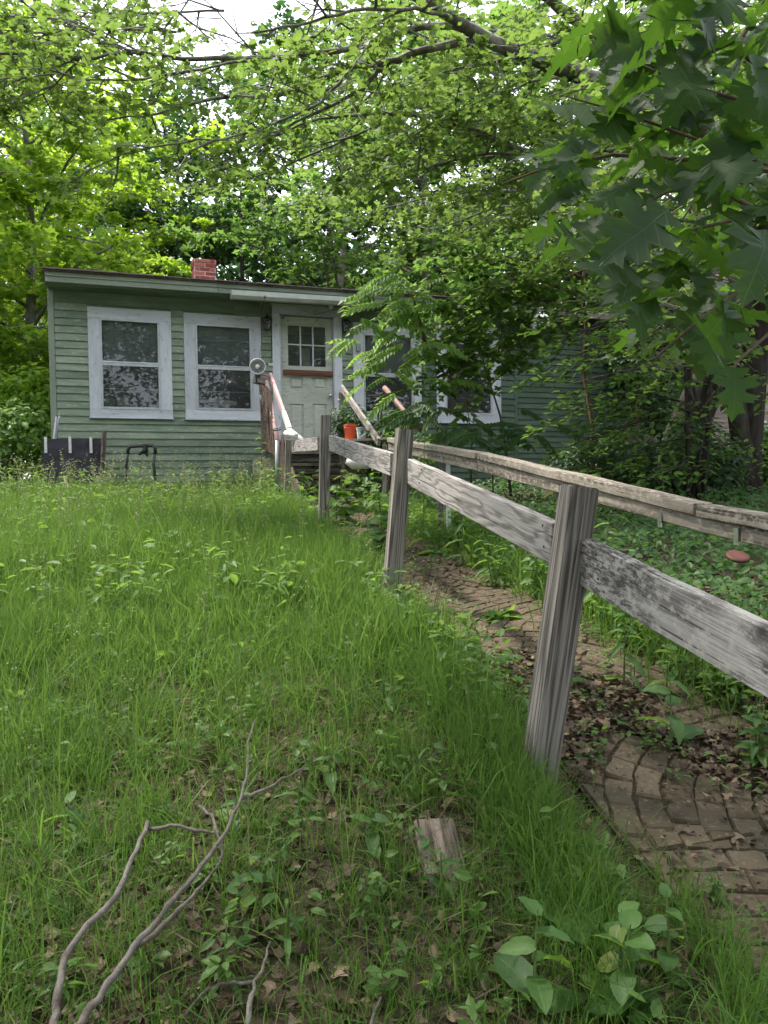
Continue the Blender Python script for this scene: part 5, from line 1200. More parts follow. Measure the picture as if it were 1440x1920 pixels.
def oak_leaf(px, py, Y, ang, face, size, k):
    """ang: direction of the tip in the picture plane (0 down, + towards the left); face: how far it is turned to the camera"""
    p = P(px, py, Y); tip = Vector((-math.sin(ang), okr.gauss(-.1, .25), -math.cos(ang))).normalized()
    n = Vector((okr.gauss(0, .3), -face, 1.1-face)).normalized(); Rm_ = orient(np.array([np3(n)]), np.array([np3(tip)]))[0]
    if okr.random() < .25: Rm_[:, 0] *= -1; Rm_[:, 2] *= -1
    link('leaf', oaks[k % 4], t_oak, Matrix([[*(Rm_[r_]*size), p[r_]] for r_ in range(3)] + [[0, 0, 0, 1]]))
for s_ in ((1255, 395, 1.75, .9, .75, .19, 0), (1180, 460, 1.8, .7, .7, .17, 1), (1340, 640, 1.8, 1.1, .65, .15, 2), (1205, 330, 1.9, 1.2, .6, .15, 0), (1375, 690, 1.9, .1, .7, .12, 1), (1230, 560, 1.85, .6, .5, .14, 3), (1140, 195, 1.95, 1.1, .45, .2, 0), (1330, 150, 1.9, 1.0, .5, .17, 1), (1435, 430, 1.8, .4, .5, .19, 2)): oak_leaf(*s_)
while cnt < 291:
    px, py = okr.uniform(930, 1530), okr.uniform(-70, 720)
    if not in_poly(px, py, opoly): continue
    oak_leaf(px, py-30, okr.uniform(1.85, 3.1), okr.gauss(.75, .5), okr.uniform(-.3, .85), okr.uniform(.095, .165), okr.randint(0, 3)); cnt += 1

# ---- sumac like sapling with compound leaves in front of windows three and four
def frond_mesh(seed, n=10, droop=.35, mat='lf_sumac', lw=.085, ll=.29):
    r_ = random.Random(seed); b = MB(); pts = [Vector((0, s_, -droop*s_*s_)) for s_ in np.linspace(0, 1, 8)]
    V = []; T = []
    for i_ in range(7):
        a_, c_ = pts[i_], pts[i_+1]; k = len(V); V += [tuple(a_+Vector((-.008, 0, 0))), tuple(a_+Vector((.008, 0, 0))), tuple(c_)]; T.append((k, k+1, k+2))
    for i_ in range(n+1):
        s_ = .16+.84*i_/n; p = Vector((0, s_, -droop*s_*s_)); L = ll*(1-.35*abs(s_-.5)*1.4)*r_.uniform(.85, 1.1)
        for sg in ((-1, 1) if i_ < n else (0,)):
            d = Vector((sg*1.0, .5 if sg else 1, -.35+r_.gauss(0, .12))).normalized(); w_ = Vector((-d.y, d.x, .15*sg)).normalized()*lw*(.9 if sg else 1)
            m_ = p+d*L*.4; e = p+d*L+Vector((0, 0, -.10*L*3.2)); k = len(V)
            V += [tuple(p), tuple(m_+w_), tuple(e), tuple(m_-w_)]; T += [(k, k+1, k+2), (k, k+2, k+3)]
    return mesh_np('frond', V, T, M[mat])
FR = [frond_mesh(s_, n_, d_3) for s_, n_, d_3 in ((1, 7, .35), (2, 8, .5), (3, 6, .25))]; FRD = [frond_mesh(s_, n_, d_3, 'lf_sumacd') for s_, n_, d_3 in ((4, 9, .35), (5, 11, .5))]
def sapling(name, base, stemlist, fronds, label, mats, rad=.012):
    t = tag(empty(name, base), label, 'sapling')
    for st in stemlist:
        b = MB(); b.tube([P(*q) for q in st], [rad*(1-.75*q/(len(st)-1)) for q in range(len(st))], 6); link('stem', b.mesh('stem', M['stemr'], True), t)
    for (px, py, Y, an, L, k) in fronds:
        p = P(px, py, Y); d = Vector((math.sin(an), okr.gauss(-.25, .3), -math.cos(an)*.6+.15)).normalized(); n = Vector((okr.gauss(0, .2), -.35+okr.gauss(0, .2), 1))
        Rm_ = orient(np.array([np3(n)]), np.array([np3(d)]))[0]; link('frond', mats[k % len(mats)], t, Matrix([[*(Rm_[r_]*L), p[r_]] for r_ in range(3)] + [[0, 0, 0, 1]]))
    return t
s1b = P(958, 870, 9.3); s1b.z = gzf(s1b.x, s1b.y)
fl = []; fq = random.Random(5)
anch = [(735, 505, 5), (700, 600, 4), (760, 600, 9), (775, 560, 6), (740, 545, 6), (790, 580, 5), (720, 530, 5), (690, 620, 4), (810, 520, 4), (700, 680, 4), (800, 650, 5), (760, 650, 5), (730, 690, 5), (745, 700, 4), (850, 700, 4), (790, 530, 5), (700, 560, 2), (830, 580, 4), (860, 640, 4)]
for (ax, ay, m_) in anch:
    for q in range(m_): fl.append((ax+fq.gauss(0, 22), ay+fq.gauss(0, 18), 9.0+fq.uniform(-.5, .5), fq.choice([-1, -1, 1])*fq.uniform(.35, 1.6), fq.uniform(.26, .44), q))
sapling('sumac_sapling', s1b, [[(s1b and 958) or 0, 0, 0] and (958, 930, 9.3), (950, 850, 9.3), (938, 780, 9.3), (925, 738, 9.3), (912, 700, 9.3), (903, 660, 9.3)] and [[(958, 930, 9.3), (950, 850, 9.3), (938, 780, 9.3), (925, 738, 9.3), (912, 700, 9.3), (903, 660, 9.3)],
        [(925, 738, 9.3), (900, 728, 9.2), (865, 722, 9.2), (835, 703, 9.1), (810, 670, 9.0), (795, 640, 9.0), (772, 612, 9.0), (760, 590, 9.0)], [(832, 702, 9.1), (805, 715, 9.0), (765, 716, 9.0), (740, 705, 9.0)], [(912, 700, 9.3), (935, 660, 9.3), (942, 610, 9.3)],
        [(800, 650, 9.0), (775, 560, 9.0), (750, 530, 9.0)]], fl, 'tall bright green sapling with long feathery leaves in front of the third window', FR, .02)
fl = []
for (ax, ay, m_, Y) in ((830, 770, 6, 8.9), (880, 800, 6, 8.8), (760, 770, 6, 9.3), (900, 820, 6, 8.6), (850, 830, 5, 8.5), (950, 800, 5, 8.8), (990, 800, 4, 8.8), (800, 740, 4, 9.2), (870, 680, 6, 9.4), (900, 640, 6, 9.4)):
    for q in range(m_): fl.append((ax+fq.gauss(0, 20), ay+fq.gauss(0, 16), Y+fq.uniform(-.4, .4), fq.choice([-1, -1, 1])*fq.uniform(.5, 1.7), fq.uniform(.3, .46), q))
s2b = P(880, 900, 8.8); s2b.z = gzf(s2b.x, s2b.y)
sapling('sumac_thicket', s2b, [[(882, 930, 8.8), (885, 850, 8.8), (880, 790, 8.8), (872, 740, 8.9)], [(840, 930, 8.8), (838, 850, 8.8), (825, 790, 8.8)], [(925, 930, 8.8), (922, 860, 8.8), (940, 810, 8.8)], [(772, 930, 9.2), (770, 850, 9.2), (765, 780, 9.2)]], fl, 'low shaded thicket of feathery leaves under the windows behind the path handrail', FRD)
# ---------------------------------------------------------------- grass, litter, ground cover
def blades(n, xy, hgt, wid, segs, name, mat, lean=.5, tint=None, curl=.9):
    x, y = xy; z = gz(x, y)-.01
    for px_, py_, r_ in ((fx(2.2), 2.2, .20), (fx(4.15), 4.15, .38), (fx(6.8), 6.8, .35), (G(828, 1600).x, G(828, 1600).y, .16)): hgt = hgt*np.interp(np.hypot(x-px_, y-py_), [r_*.3, r_], [.42, 1])
    an = rng.random(n)*2*np.pi; ln = np.abs(rng.normal(0, lean, n))+.05
    dx, dy = np.cos(an), np.sin(an); wx, wy = -dy, dx
    # turn the blade's flat side at random
    ta = rng.random(n)*np.pi; wx, wy = np.cos(ta), np.sin(ta)
    V = np.zeros((n, 2*segs+1, 3)); ts = np.linspace(0, 1, segs+1)
    for i, t in enumerate(ts):
        bend = ln*t**1.8*curl; cx = x+dx*hgt*bend; cy = y+dy*hgt*bend; cz = z+hgt*t*(1-.35*(ln*t)**2).clip(.15, 1)
        if i < segs:
            w_ = wid*(1-.55*t)
            V[:, 2*i] = np.stack([cx-wx*w_/2, cy-wy*w_/2, cz], 1); V[:, 2*i+1] = np.stack([cx+wx*w_/2, cy+wy*w_/2, cz], 1)
        else: V[:, 2*segs] = np.stack([cx, cy, cz], 1)
    k = 2*segs+1; T = []
    for i in range(segs-1): T += [(2*i, 2*i+1, 2*i+3), (2*i, 2*i+3, 2*i+2)]
    T.append((2*segs-2, 2*segs-1, 2*segs)); T = np.array(T)
    TT = (T[None]+(np.arange(n)*k)[:, None, None]).reshape(-1, 3)
    if tint is None: tint = rng.random(n)
    return tag(link(name, mesh_np(name, V.reshape(-1, 3), TT, mat, np.repeat(tint, k))), kind='stuff')
def lawn_pts(n, y0, y1, clump=True, xl=-.62, seed=0, xr=-.05):
    y = y0+(y1-y0)*rng.random(n*3); w_ = .62*y+1.2; x = -w_+rng.random(n*3)*(w_+fx(y, xr)+0.0)
    ok = x < FX0+FK*y+xr
    if clump:
        d = .15+.95*vnoise(x, y, 2.3, seed+2)*vnoise(x, y, 7, seed+5)*1.9; ok &= rng.random(n*3) < d
    x, y = x[ok][:n], y[ok][:n]; return x, y
def height_at(x, y):
    base = np.interp(y, [1, 2.2, 3.2, 4.5, 7, 11.5], [.10, .13, .18, .24, .30, .30]); return base*(.55+.75*vnoise(x, y, 1.1, 4)+.25*rng.random(len(x)))
# tufts: blades bunched around centres
def tufts(nt, per, y0, y1, segs, wid, hs, name, lean=.55, seed=0):
    cx, cy = lawn_pts(nt, y0, y1, True, seed=seed); m = len(cx)
    hh = height_at(cx, cy)*hs; rd = .012+.03*rng.random(m)
    x = np.repeat(cx, per)+rng.normal(0, 1, m*per)*np.repeat(rd, per); y = np.repeat(cy, per)+rng.normal(0, 1, m*per)*np.repeat(rd, per)
    h = np.repeat(hh, per)*(.5+.7*rng.random(m*per)); ti = (np.repeat(rng.random(m), per)*.45+.55*rng.random(m*per)*np.interp(y, [1, 4], [1.18, 1.0])).clip(0, 1)
    return blades(m*per, (x, y), h, wid*(.6+.8*rng.random(m*per)), segs, name, M['grass'], lean, ti)
tufts(1500, 20, 1.1, 3.6, 3, .0032, 1.15, 'grass_near', .95, 1)
tufts(3000, 18, 3.0, 6.8, 2, .006, 1.15, 'grass_middle', .6, 3)
tufts(3600, 14, 6.3, 11.4, 2, .0095, 1.05, 'grass_far', .5, 6)
def even(n, y0, y1, segs, wid, hs, name, lean):
    x, y = lawn_pts(n, y0, y1, False, xr=-.06); h = height_at(x, y)*hs*(.4+.7*rng.random(len(x)))
    return blades(len(x), (x, y), h, wid*(.6+.8*rng.random(len(x))), segs, name, M['grass'], lean)
even(12000, 1.1, 4, 3, .0026, .9, 'fine_grass', 1.2); even(34000, 3.6, 11.4, 2, .008, .95, 'field_grass', .55)
x, y = lawn_pts(4200, 1.1, 6, False, xr=-.06); blades(len(x), (x, y), height_at(x, y)*1.9*(.6+.6*rng.random(len(x))), .0042*(.6+.8*rng.random(len(x))), 4, 'arching_grass', M['grass'], 1.25, rng.random(len(x))**1.4)
# lush fringe along the near fence and a clump round the nearest posts
def fringe(n, y0, y1, off, sd_, h0, wid, name, segs=3, lean=.5):
    y = y0+(y1-y0)*rng.random(n); d = off+rng.normal(0, sd_, n); x = FX0+FK*y+fnor.x*d; y2 = y+fnor.y*d; ok = vnoise(x, y2, 4, 9) > .22; x, y2 = x[ok], y2[ok]
    return blades(len(x), (x, y2), h0*(.4+.7*rng.random(len(x))), wid*(.6+.8*rng.random(len(x))), segs, name, M['grass'], lean, rng.random(len(x))*.75)
fringe(6500, 1.5, 3.4, -.17, .08, .22, .0036, 'grass_by_the_post', 3, .8); fringe(8000, 3.2, 9, -.26, .13, .33, .007, 'grass_fringe')
fringe(2600, 1.0, 1.9, -.08, .07, .20, .0036, 'grass_by_the_corner', 3, 1.0); fringe(6500, 2.7, 9, 1.02, .14, .26, .006, 'grass_beyond_the_path', 3, .6)
# flowering grass stalks standing above the lawn
def stalks(n, y0, y1, h0, name):
    x, y = lawn_pts(n, y0, y1, False); n = len(x); h = h0*(.7+.6*rng.random(n)); z = gz(x, y); an = rng.random(n)*6.28; l = .25*rng.random(n)
    b = MB(); P_ = []
    V = []; T = []
    for i in range(n):
        top = np.array([x[i]+math.cos(an[i])*l[i]*h[i], y[i]+math.sin(an[i])*l[i]*h[i], z[i]+h[i]]); w_ = .0018+.0003*y[i]; k = len(V)
        V += [(x[i]-w_, y[i], z[i]), (x[i]+w_, y[i], z[i]), tuple(top)]; T.append((k, k+1, k+2))
        for q in range(14):
            t = .72+.28*q/13; c = np.array([x[i], y[i], z[i]])*(1-t)+top*t+rng.normal(0, .012*(1.2-t)/.3, 3); P_.append(c)
    tag(link(name, mesh_np(name, V, T, M['seed'], np.full(len(V), .2))), kind='stuff')
    P_ = np.array(P_); N, H = rand_nh(len(P_), jit=1); tag(link(name.replace('stalks', 'seed_heads'), leaf_mesh(name, RHOMB, P_, N, H, .006+.0019*P_[:, 1], M['seed'])), kind='stuff')
stalks(60, 1.8, 5, .38, 'near_grass_stalks'); stalks(420, 5, 9.6, .48, 'grass_stalks'); stalks(240, 9.2, 11.0, .58, 'tall_grass_stalks')
# weeds: small rosettes and stems of pointed leaves through the lawn
def weeds(n, y0, y1, size, name, mat='lf_weed', region=None, hgt=.12, per=9, tmpl=OVAL):
    if region is None: x, y = lawn_pts(n, y0, y1, True, seed=7)
    else: x, y = region
    m = len(x); h = hgt*(.4+1.2*rng.random(m))
    X = np.repeat(x, per); Y = np.repeat(y, per); t = rng.random(m*per); an = rng.random(m*per)*6.28; s_ = size*(.5+rng.random(m*per))
    A = np.stack([X+np.cos(an)*.01, Y+np.sin(an)*.01, gz(X, Y)+np.repeat(h, per)*t+.02], 1)
    H = np.stack([np.cos(an), np.sin(an), rng.normal(.1, .3, m*per)], 1); N = np.array([0, 0, 1.])[None]+rng.normal(0, .35, (m*per, 3))
    ti = np.repeat(rng.random(m), per)*.6+.4*rng.random(m*per)
    return tag(link(name, leaf_mesh(name, tmpl, A, N, H, s_, M[mat], ti)), kind='stuff')
weeds(330, 1.4, 4, .032, 'small_weeds', hgt=.08); weeds(520, 3.6, 8, .06, 'lawn_weeds', hgt=.22); weeds(420, 7.5, 11.2, .07, 'tall_weeds', hgt=.38, per=12, tmpl=LANCE)
# leaf litter
STRAW = (np.array([(0, 0, 0), (.022, .4, .02), (0, 1, .04)], float), np.array([(0, 1, 2)]))
def litter(n, xfun, name, size, mat='litter', tmpl=OVAL, lift=.012):
    x, y = xfun(n); m = len(x); A = np.stack([x, y, gz(x, y)+lift*rng.random(m)*1.5+.002], 1); N, H = rand_nh(m, jit=.45)
    return tag(link(name, leaf_mesh(name, tmpl, A, N, H, size*(.4+rng.random(m)), M[mat])), kind='stuff')
litter(18000, lambda n: lawn_pts(n, 1.0, 4.5, False, seed=20, xr=-.02), 'leaf_litter', .032, tmpl=MAPLE_S)
litter(15000, lambda n: lawn_pts(n, 1.0, 4.5, False, xr=-.02), 'dry_stems', .075, tmpl=STRAW, lift=.03)
def path_region(y0, y1, o0, o1, keepn=None, seed=0, thr=.5):
    def f(n):
        y = y0+(y1-y0)*rng.random(n); d = o0+(o1-o0)*rng.random(n); x = FX0+FK*y+fnor.x*d; y2 = y+fnor.y*d; ok = (vnoise(x, y2, 3, seed) > thr) if keepn else np.ones(n, bool); return x[ok], y2[ok]
    return f
litter(10000, path_region(.8, 9, -.02, .95), 'path_debris', .011, tmpl=RHOMB, lift=.006)
litter(2600, path_region(.8, 6, -.0, .95, True, 3, .5), 'path_leaves', .026, tmpl=MAPLE_S)
litter(9000, path_region(2.0, 3.3, .05, 1.6, True, 5, .42), 'litter_drift', .032, lift=.016, tmpl=MAPLE_S)
litter(9000, path_region(1.2, 9, .86, 2.2), 'litter_beyond_the_path', .035, lift=.02, tmpl=MAPLE_S)
# low plants creeping on to the path
def rg(*a, **k): return lambda n: path_region(*a, **k)(n)
weeds(0, 0, 0, .022, 'path_moss_weeds', region=path_region(1.0, 8, 0, .9, True, 11, .68)(1100), hgt=.02, per=5)
weeds(0, 0, 0, .05, 'path_edge_weeds', 'lf_weed', region=path_region(1.4, 9, .78, 1.25, True, 21, .35)(700), hgt=.14, per=9)
weeds(0, 0, 0, .045, 'path_verge_weeds', 'lf_weed', region=path_region(2.6, 9, -.25, .12, True, 22, .35)(420), hgt=.16, per=9)
fringe(2600, 1.6, 8.5, .9, .10, .16, .005, 'grass_on_the_path_edge', 3, 1.0)
# ground cover to the right of the path
def cover_region(n):
    y = 2.6+9.5*rng.random(n)**.9; d = .95+rng.random(n)*(1.2+.75*y); x = FX0+FK*y+fnor.x*d; y2 = y+fnor.y*d
    ok = (x > fx(y2, 1.0)) & (x < .62*y2+1.4) & (y2 < 11.5) & ((d > 1.25) | (rng.random(n) < .4)) & ((y2-3.0)+.9*vnoise(x, y2, 1.5, 2) > .45)
    return x[ok], y2[ok]
x, y = cover_region(30000); h = .12+.16*vnoise(x, y, 1.6, 12)+.05*vnoise(x, y, 6, 13); m = len(x)
A = np.stack([x, y, gz(x, y)+h*rng.random(m)**.5], 1); N = np.array([-.1, -.35, 1])[None]+rng.normal(0, .42, (m, 3)); H = rng.normal(0, 1, (m, 3))+np.array([0, -.6, -.2])
tag(link('ground_cover', leaf_mesh('ground_cover', OVAL, A, N, H, .055*(.6+.8*rng.random(m)), M['lf_cover'], (.5*rng.random(m)+.5*vnoise(x, y, 2, 14)).clip(0, 1))), kind='stuff')
# undergrowth round the house, behind the lawn and under the trees
def mound(name, spec, size, mat, n, label=None, cat='bush', tmpl=OVAL):
    """leafy bush: leaves over a few lobes with stems"""
    (px, Y, w_, h_) = spec; c = P(px, 900, Y); c.z = gzf(c.x, c.y); t = tag(empty(name, c), label, cat); r_ = random.Random(hash(spec) % 9999)
    lob = [(c+Vector((r_.uniform(-w_, w_)*.7, r_.uniform(-w_, w_)*.4, h_*r_.uniform(.3, .8))), r_.uniform(.3, .55)*min(w_, h_)) for _ in range(9)]
    A = []; N = []
    for q, rd in lob:
        k = n//9; d = rng.normal(0, 1, (k, 3)); d /= np.linalg.norm(d, axis=1, keepdims=True); rr2 = rd*(.55+.5*rng.random((k, 1))); A.append(np3(q)+d*rr2); N.append(d*.7+np.array([0, -.1, .8]))
    A = np.concatenate(A); N = np.concatenate(N)+rng.normal(0, .4, (len(A), 3)); ok = A[:, 2] > gz(A[:, 0], A[:, 1]); A = A[ok]; N = N[ok]; H = rng.normal(0, 1, (len(A), 3))+np.array([0, 0, -.6])
    link('foliage', leaf_mesh('foliage', tmpl, A, N, H, size*(.6+.8*rng.random(len(A))), M[mat]), t)
    b = MB()
    for q, rd in lob: b.tube([c+Vector((r_.gauss(0, .1), r_.gauss(0, .1), -.1)), c.lerp(q, .5)+Vector((0, 0, .1)), q], [.02, .014, .006], 5, False)
    link('stems', b.mesh('stems', M['stemr']), t); return t
mound('leafy_bush', (30, 13.5, 1.2, 2.2), .12, 'lf_sun', 5200, 'green bush at the left edge beside the house corner')
mound('leafy_bush', (-60, 11.5, 1.3, 1.5), .11, 'lf_weed', 4200, 'low green bush cut by the left edge of the lawn')
mound('leafy_bush', (80, 16.0, 1.4, 3.4), .13, 'lf_sun', 5200, 'taller yellow green bush right behind the house corner')
mound('leafy_bush', (-150, 15, 1.8, 3.6), .13, 'lf_mid', 5200, 'tall green bush beyond the left edge of the lawn')
mound('vine_thicket', (690, 10.9, .55, 1.5), .06, 'lf_dark', 3600, 'dark small leaved thicket climbing between the door and the third window', 'thicket')
mound('vine_thicket', (745, 10.6, .6, .95), .07, 'lf_mid', 2600, 'green tangle under the third window behind the brown pole', 'thicket')
mound('leafy_bush', (1230, 9.2, 1.0, .9), .08, 'lf_dark', 4600, 'dark low bush in front of the concrete foundation block')
mound('leafy_bush', (1350, 11.5, .9, .5), .09, 'lf_dark', 4200, 'dark bush in front of the pale house and left of the twin trunks')
mound('leafy_bush', (1480, 10, .8, 1.0), .08, 'lf_mid', 3000, 'green bush past the twin trunks at the right edge')
mound('leafy_bush', (1080, 10.8, 1.0, .8), .08, 'lf_dark', 3600, 'dark low bush along the foot of the extension wall')
mound('leafy_bush', (1190, 13.6, .8, 3.6), .10, 'lf_dark', 6200, 'tall dark bush hiding the end of the extension')
mound('leafy_bush', (1250, 15.5, .45, 3.4), .10, 'lf_dark', 5200, 'tall dark bush left of the pale house')

# ---------------------------------------------------------------- individual plants
def broad_mesh(seed, w_, fold, droop, wav=.03):
    V = []; T = []; ny = 8
    for i in range(ny+1):
        t = i/ny; ww = w_*math.sin(math.pi*min(1, t*.93+.07)**.8)**.75*(1 if i < ny else 0); z_ = -droop*t*t; e = wav*math.sin(i*2.3+seed)
        V += [(-ww, t, z_+fold*ww+e), (-ww*.5, t, z_+fold*ww*.4), (0, t, z_-.01), (ww*.5, t, z_+fold*ww*.4), (ww, t, z_+fold*ww-e)]
    Q = [(i*5+k, i*5+k+1, i*5+k+6, i*5+k+5) for i in range(ny) for k in range(4)]
    me = mesh_np('leaf', V, None, M['lf_plant'], None, True, Q); return me
BR = {'egg': [broad_mesh(1, .24, .25, .35), broad_mesh(2, .22, .4, .55), broad_mesh(3, .27, .2, .2)], 'round': [broad_mesh(4, .38, .2, .25), broad_mesh(5, .42, .35, .4)], 'lance': [broad_mesh(6, .11, .5, .45), broad_mesh(7, .13, .4, .6)]}
def weed_plant(name, base, h, leaves, size, label, kind='egg', cat='plant', group=None, stems=1, lean=(0, 0), rosette=False, smat='stem'):
    t = tag(empty(name, base), label, cat, group); r_ = random.Random(int(base.x*1000+base.y*733) % 99991)
    for s_ in range(stems):
        l = Vector((lean[0]+r_.gauss(0, .12)*(stems > 1 or .4), lean[1]+r_.gauss(0, .1), 0))*h; b = MB(); top = base+l+Vector((0, 0, h))
        if h > .04: b.tube([base-Vector((0, 0, .03)), base.lerp(top, .5)+l*-.1, top], [.004+.004*h, .003+.002*h, .0015], 5, False); link('stem', b.mesh('stem', M[smat]), t)
        for k in range(leaves):
            f = (k+.6)/leaves; p = base.lerp(top, (f if not rosette else .1*f)); an = k*2.4+r_.gauss(0, .3)+s_; sz = size*(1.15-.6*f if not rosette else r_.uniform(.7, 1.1))*r_.uniform(.8, 1.2)
            d = Vector((math.cos(an), math.sin(an), r_.uniform(.1, .7) if not rosette else r_.uniform(.3, 1.3))).normalized(); n = Vector((0, 0, 1))+d*-.1+Vector((r_.gauss(0, .25), r_.gauss(0, .25)-.15, 0))
            Rm_ = orient(np.array([np3(n)]), np.array([np3(d)]))[0]; m_ = BR[kind]; link('leaf', m_[r_.randrange(len(m_))], t, Matrix([[*(Rm_[q]*sz), p[q]] for q in range(3)] + [[0, 0, 0, 1]]))
    return t
# foreground, bottom right
weed_plant('leafy_weed', G(1050, 1700, 0), .09, 4, .17, 'plant with huge crinkled leaves in the grass below the nearest post', 'round', rosette=True)
weed_plant('leafy_weed', G(1000, 1905, 0), .22, 7, .12, 'upright light green plant with pointed leaves left of the one at the bottom edge')
weed_plant('leafy_weed', G(1160, 1915, 0), .20, 9, .085, 'bushy plant with rounded heart shaped leaves at the bottom edge', 'round', stems=2)
weed_plant('leafy_weed', G(1255, 1860, 0), .20, 7, .06, 'slim plant with round pale leaves beside the paving', 'round')
weed_plant('leafy_weed', G(1090, 1415, 0), .05, 3, .13, 'crinkled leaf plant just right of the foot of the nearest post', 'round', rosette=True)
weed_plant('leafy_weed', G(1260, 1400, 0), .24, 6, .13, 'plant with a big drooping quilted leaf on the leaf litter')
weed_plant('leafy_weed', G(1170, 1290, 0), .26, 11, .13, 'yellowing plant with a fan of narrow leaves behind the nearest post', 'lance')
weed_plant('leafy_weed', G(1250, 1300, 0), .16, 6, .11, 'plant with broad arching leaves right of the fan leaved one')
weed_plant('leafy_weed', G(1420, 1440, 0), .20, 12, .06, 'bushy plant with mint like leaves at the right edge over the litter', 'egg', stems=3)
weed_plant('leafy_weed', G(1340, 1690, 0), .06, 8, .03, 'tiny pale seedling patch on the paving', 'egg', stems=3)
weed_plant('leafy_weed', G(1075, 1300, 0), .22, 3, .08, 'thin plant with one bright leaf close against the nearest post', 'egg')
# along the path
weed_plant('leafy_weed', G(935, 1158, 0), .07, 5, .15, 'low plant with cupped waxy leaves in the middle of the path', 'round', rosette=True)
weed_plant('leafy_weed', G(925, 1100, 0), .30, 12, .12, 'upright leafy plant at the far edge of the path under the middle rail', 'lance', stems=2)
weed_plant('leafy_weed', G(860, 1030, 0), .32, 12, .13, 'leafy clump at the far path edge just right of the second post', 'egg', stems=3)
weed_plant('leafy_weed', G(815, 1040, 0), .10, 6, .15, 'rosette of broad leaves where the path narrows', 'round', rosette=True)
weed_plant('leafy_weed', G(1010, 1120, 0), .28, 12, .10, 'leafy stems right of the cupped plant and below the rail', 'egg', stems=3)
# big bright leaves between the third post and the steps
kq = random.Random(8)
desc = ['left of the end post', 'between the end post and the third post', 'just right of the third post', 'halfway between the third and second posts', 'nearest the second post', 'low beside the third post', 'in front of the wooden steps', 'below the orange bucket', 'tallest of the big leaved group', 'at the left of the second post', 'crowding the foot of the steps', 'right beside the third post top', 'under the middle rail', 'behind the third post', 'left of the steel pipe', 'between the second post and the path']
for k, (px, py, h_, kd) in enumerate(((520, 955, .30, 'round'), (570, 945, .42, 'round'), (640, 960, .50, 'egg'), (680, 960, .42, 'egg'), (715, 985, .40, 'egg'), (600, 990, .22, 'round'), (585, 930, .5, 'round'), (665, 935, .55, 'egg'), (655, 985, .5, 'round'), (690, 1030, .25, 'egg'), (610, 925, .55, 'egg'), (630, 985, .42, 'round'), (700, 950, .5, 'egg'), (600, 950, .45, 'round'), (500, 925, .35, 'egg'), (715, 1040, .3, 'round'))):
    weed_plant('burdock_plant', G(px, py, 0), h_, 8, .17, 'bright broad leaved plant ' + desc[k], kd, 'plant', 'broad leaved plants round the third post', 2)
# tall milkweed like stems by the handrail
for px, py, Y, h_, lab in ((793, 960, 6.0, .95, 'tall leafy stem poking above the path handrail right of the second post'), (866, 990, 5.4, .62, 'shorter leafy stem in front of the handrail, right of the tall one'), (1125, 1090, 3.9, .62, 'thin grassy stem just right of the top of the nearest post'), (1040, 960, 7.4, .5, 'leafy stem with pointed leaves behind the handrail near the foundation'), (1250, 960, 6.8, .75, 'light green leafy stem beyond the handrail below the dark bush'), (492, 900, 9.4, .95, 'tall weed with a star of leaves in front of the left stair railing')):
    q = P(px, py, Y); q.z = gzf(q.x, q.y); weed_plant('tall_weed', q, h_, 16, .15, lab, 'lance')
# goldenrod like plants at the dark panel
for k, (px, Y, lab) in enumerate(((60, 9.9, 'feathery goldenrod clump left of the dark panel'), (165, 9.7, 'feathery goldenrod clump in front of the right half of the dark panel'), (190, 9.9, 'feathery goldenrod clump right of the dark panel'), (20, 9.7, 'feathery goldenrod clump nearest the left edge'), (110, 9.7, 'feathery goldenrod clump in front of the left half of the dark panel'))):
    q = P(px, 900, Y); q.z = gzf(q.x, q.y); weed_plant('goldenrod_clump', q, .42 if k < 3 else .34, 13, .11, lab, 'lance', 'plant', 'goldenrod clumps by the house corner', 4)
# lawn foreground seedlings that can be told apart
sl = [(440, 1560, 'seedling right of the fork of the long dead branch'), (560, 1540, 'leafy seedling near the tip of the side twig'), (700, 1590, 'leafy seedling left of the half buried board'), (830, 1690, 'seedling just below the half buried board'), (540, 1790, 'light green seedling in the bare litter at the bottom'), (470, 1700, 'pointed leaved seedling beside the dead branch'), (640, 1250, 'leafy weed in the middle of the lawn'), (200, 1230, 'leafy weed on the left of the lawn'), (330, 1130, 'low leafy patch in the mid lawn'), (850, 1340, 'pale leafy seedling left of the nearest post'), (720, 1330, 'feathery seedling in mid lawn'), (130, 1590, 'seedling left of the short dead branch'), (420, 1870, 'broad leaved seedling at the bottom edge'), (250, 1130, 'leafy weed among long grass at the left'), (620, 1480, 'small seedling on the brown litter')]
for px, py, lab in sl: weed_plant('seedling', G(px, py, 0), .10+.05*kq.random(), 7, .075, lab, kq.choice(['egg', 'egg', 'lance']), 'seedling', 'seedlings in the lawn')
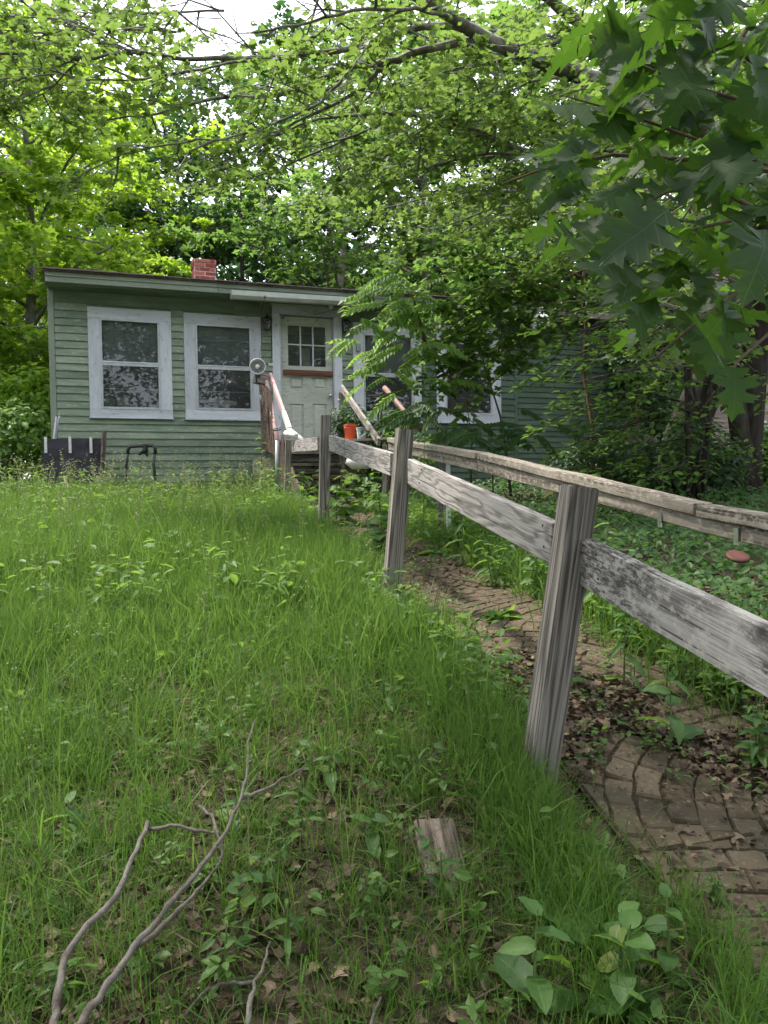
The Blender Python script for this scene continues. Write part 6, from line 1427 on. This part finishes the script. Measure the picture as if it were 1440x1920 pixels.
# ---------------------------------------------------------------- fallen branches in the foreground
def bough(label, lines):
    t = tag(empty('fallen_branch', G(lines[0][0][0][0], 1900, 0)), label, 'branch')
    for k, (px_, ra, rb) in enumerate(lines):
        n = len(px_); e0 = G(*px_[0]); e1 = G(*px_[-1]); pts = [P(x, y, e0.y+(e1.y-e0.y)*((1085/max(1, y-900)-1085/max(1, px_[0][1]-900))/((1085/max(1, px_[-1][1]-900)-1085/max(1, px_[0][1]-900)) or 1))) for x, y, h in px_]; b = MB()
        sm = []
        for i in range(n-1):
            for q in range(3): sm.append(pts[i].lerp(pts[i+1], q/3)+Vector((kq.gauss(0, .002), kq.gauss(0, .002), kq.gauss(0, .002))))
        sm.append(pts[-1]); m = len(sm); b.tube(sm, [(ra+(rb-ra)*i/(m-1))*kq.uniform(.9, 1.12) for i in range(m)], 8)
        link('main_stem' if k == 0 else 'side_twig', b.mesh('stem', M['twig'], True), t)
H1 = lambda l, h0, h1: [(x, y, h0+(h1-h0)*i/(len(l)-1)) for i, (x, y) in enumerate(l)]
bough('shorter bare dead branch with a blunt end lying in the grass at the bottom left', [(H1([(95, 1960), (100, 1920), (107, 1860), (122, 1795), (165, 1735), (215, 1685), (235, 1645), (255, 1595), (277, 1541)], .14, .20), .008, .005), (H1([(276, 1555), (320, 1547), (370, 1552), (405, 1562), (418, 1590), (415, 1612)], .19, .14), .0045, .003)])
bough('long forked bare dead branch reaching up the lawn from the bottom left', [(H1([(120, 1960), (150, 1917), (180, 1872), (215, 1830), (250, 1775), (290, 1730), (325, 1685), (365, 1640), (400, 1595), (430, 1545), (452, 1495), (465, 1440), (467, 1390), (478, 1350)], .12, .22), .0082, .0022),
      (H1([(255, 1775), (310, 1735), (350, 1690), (380, 1660), (415, 1610)], .12, .12), .0065, .0025), (H1([(452, 1497), (500, 1480), (540, 1455), (570, 1440)], .21, .22), .005, .002), (H1([(410, 1568), (397, 1530), (372, 1510)], .17, .18), .004, .003)])
bough('thin grey twig curving up from the bottom edge right of the long branch', [(H1([(465, 1950), (467, 1880), (480, 1840), (495, 1805), (507, 1765)], .05, .08), .006, .002), (H1([(480, 1842), (440, 1845), (400, 1850), (360, 1885), (330, 1917)], .06, .02), .004, .003)])
bough('short thin twig at the bottom edge in the middle', [(H1([(690, 1950), (705, 1895), (715, 1870)], .05, .08), .005, .002)])
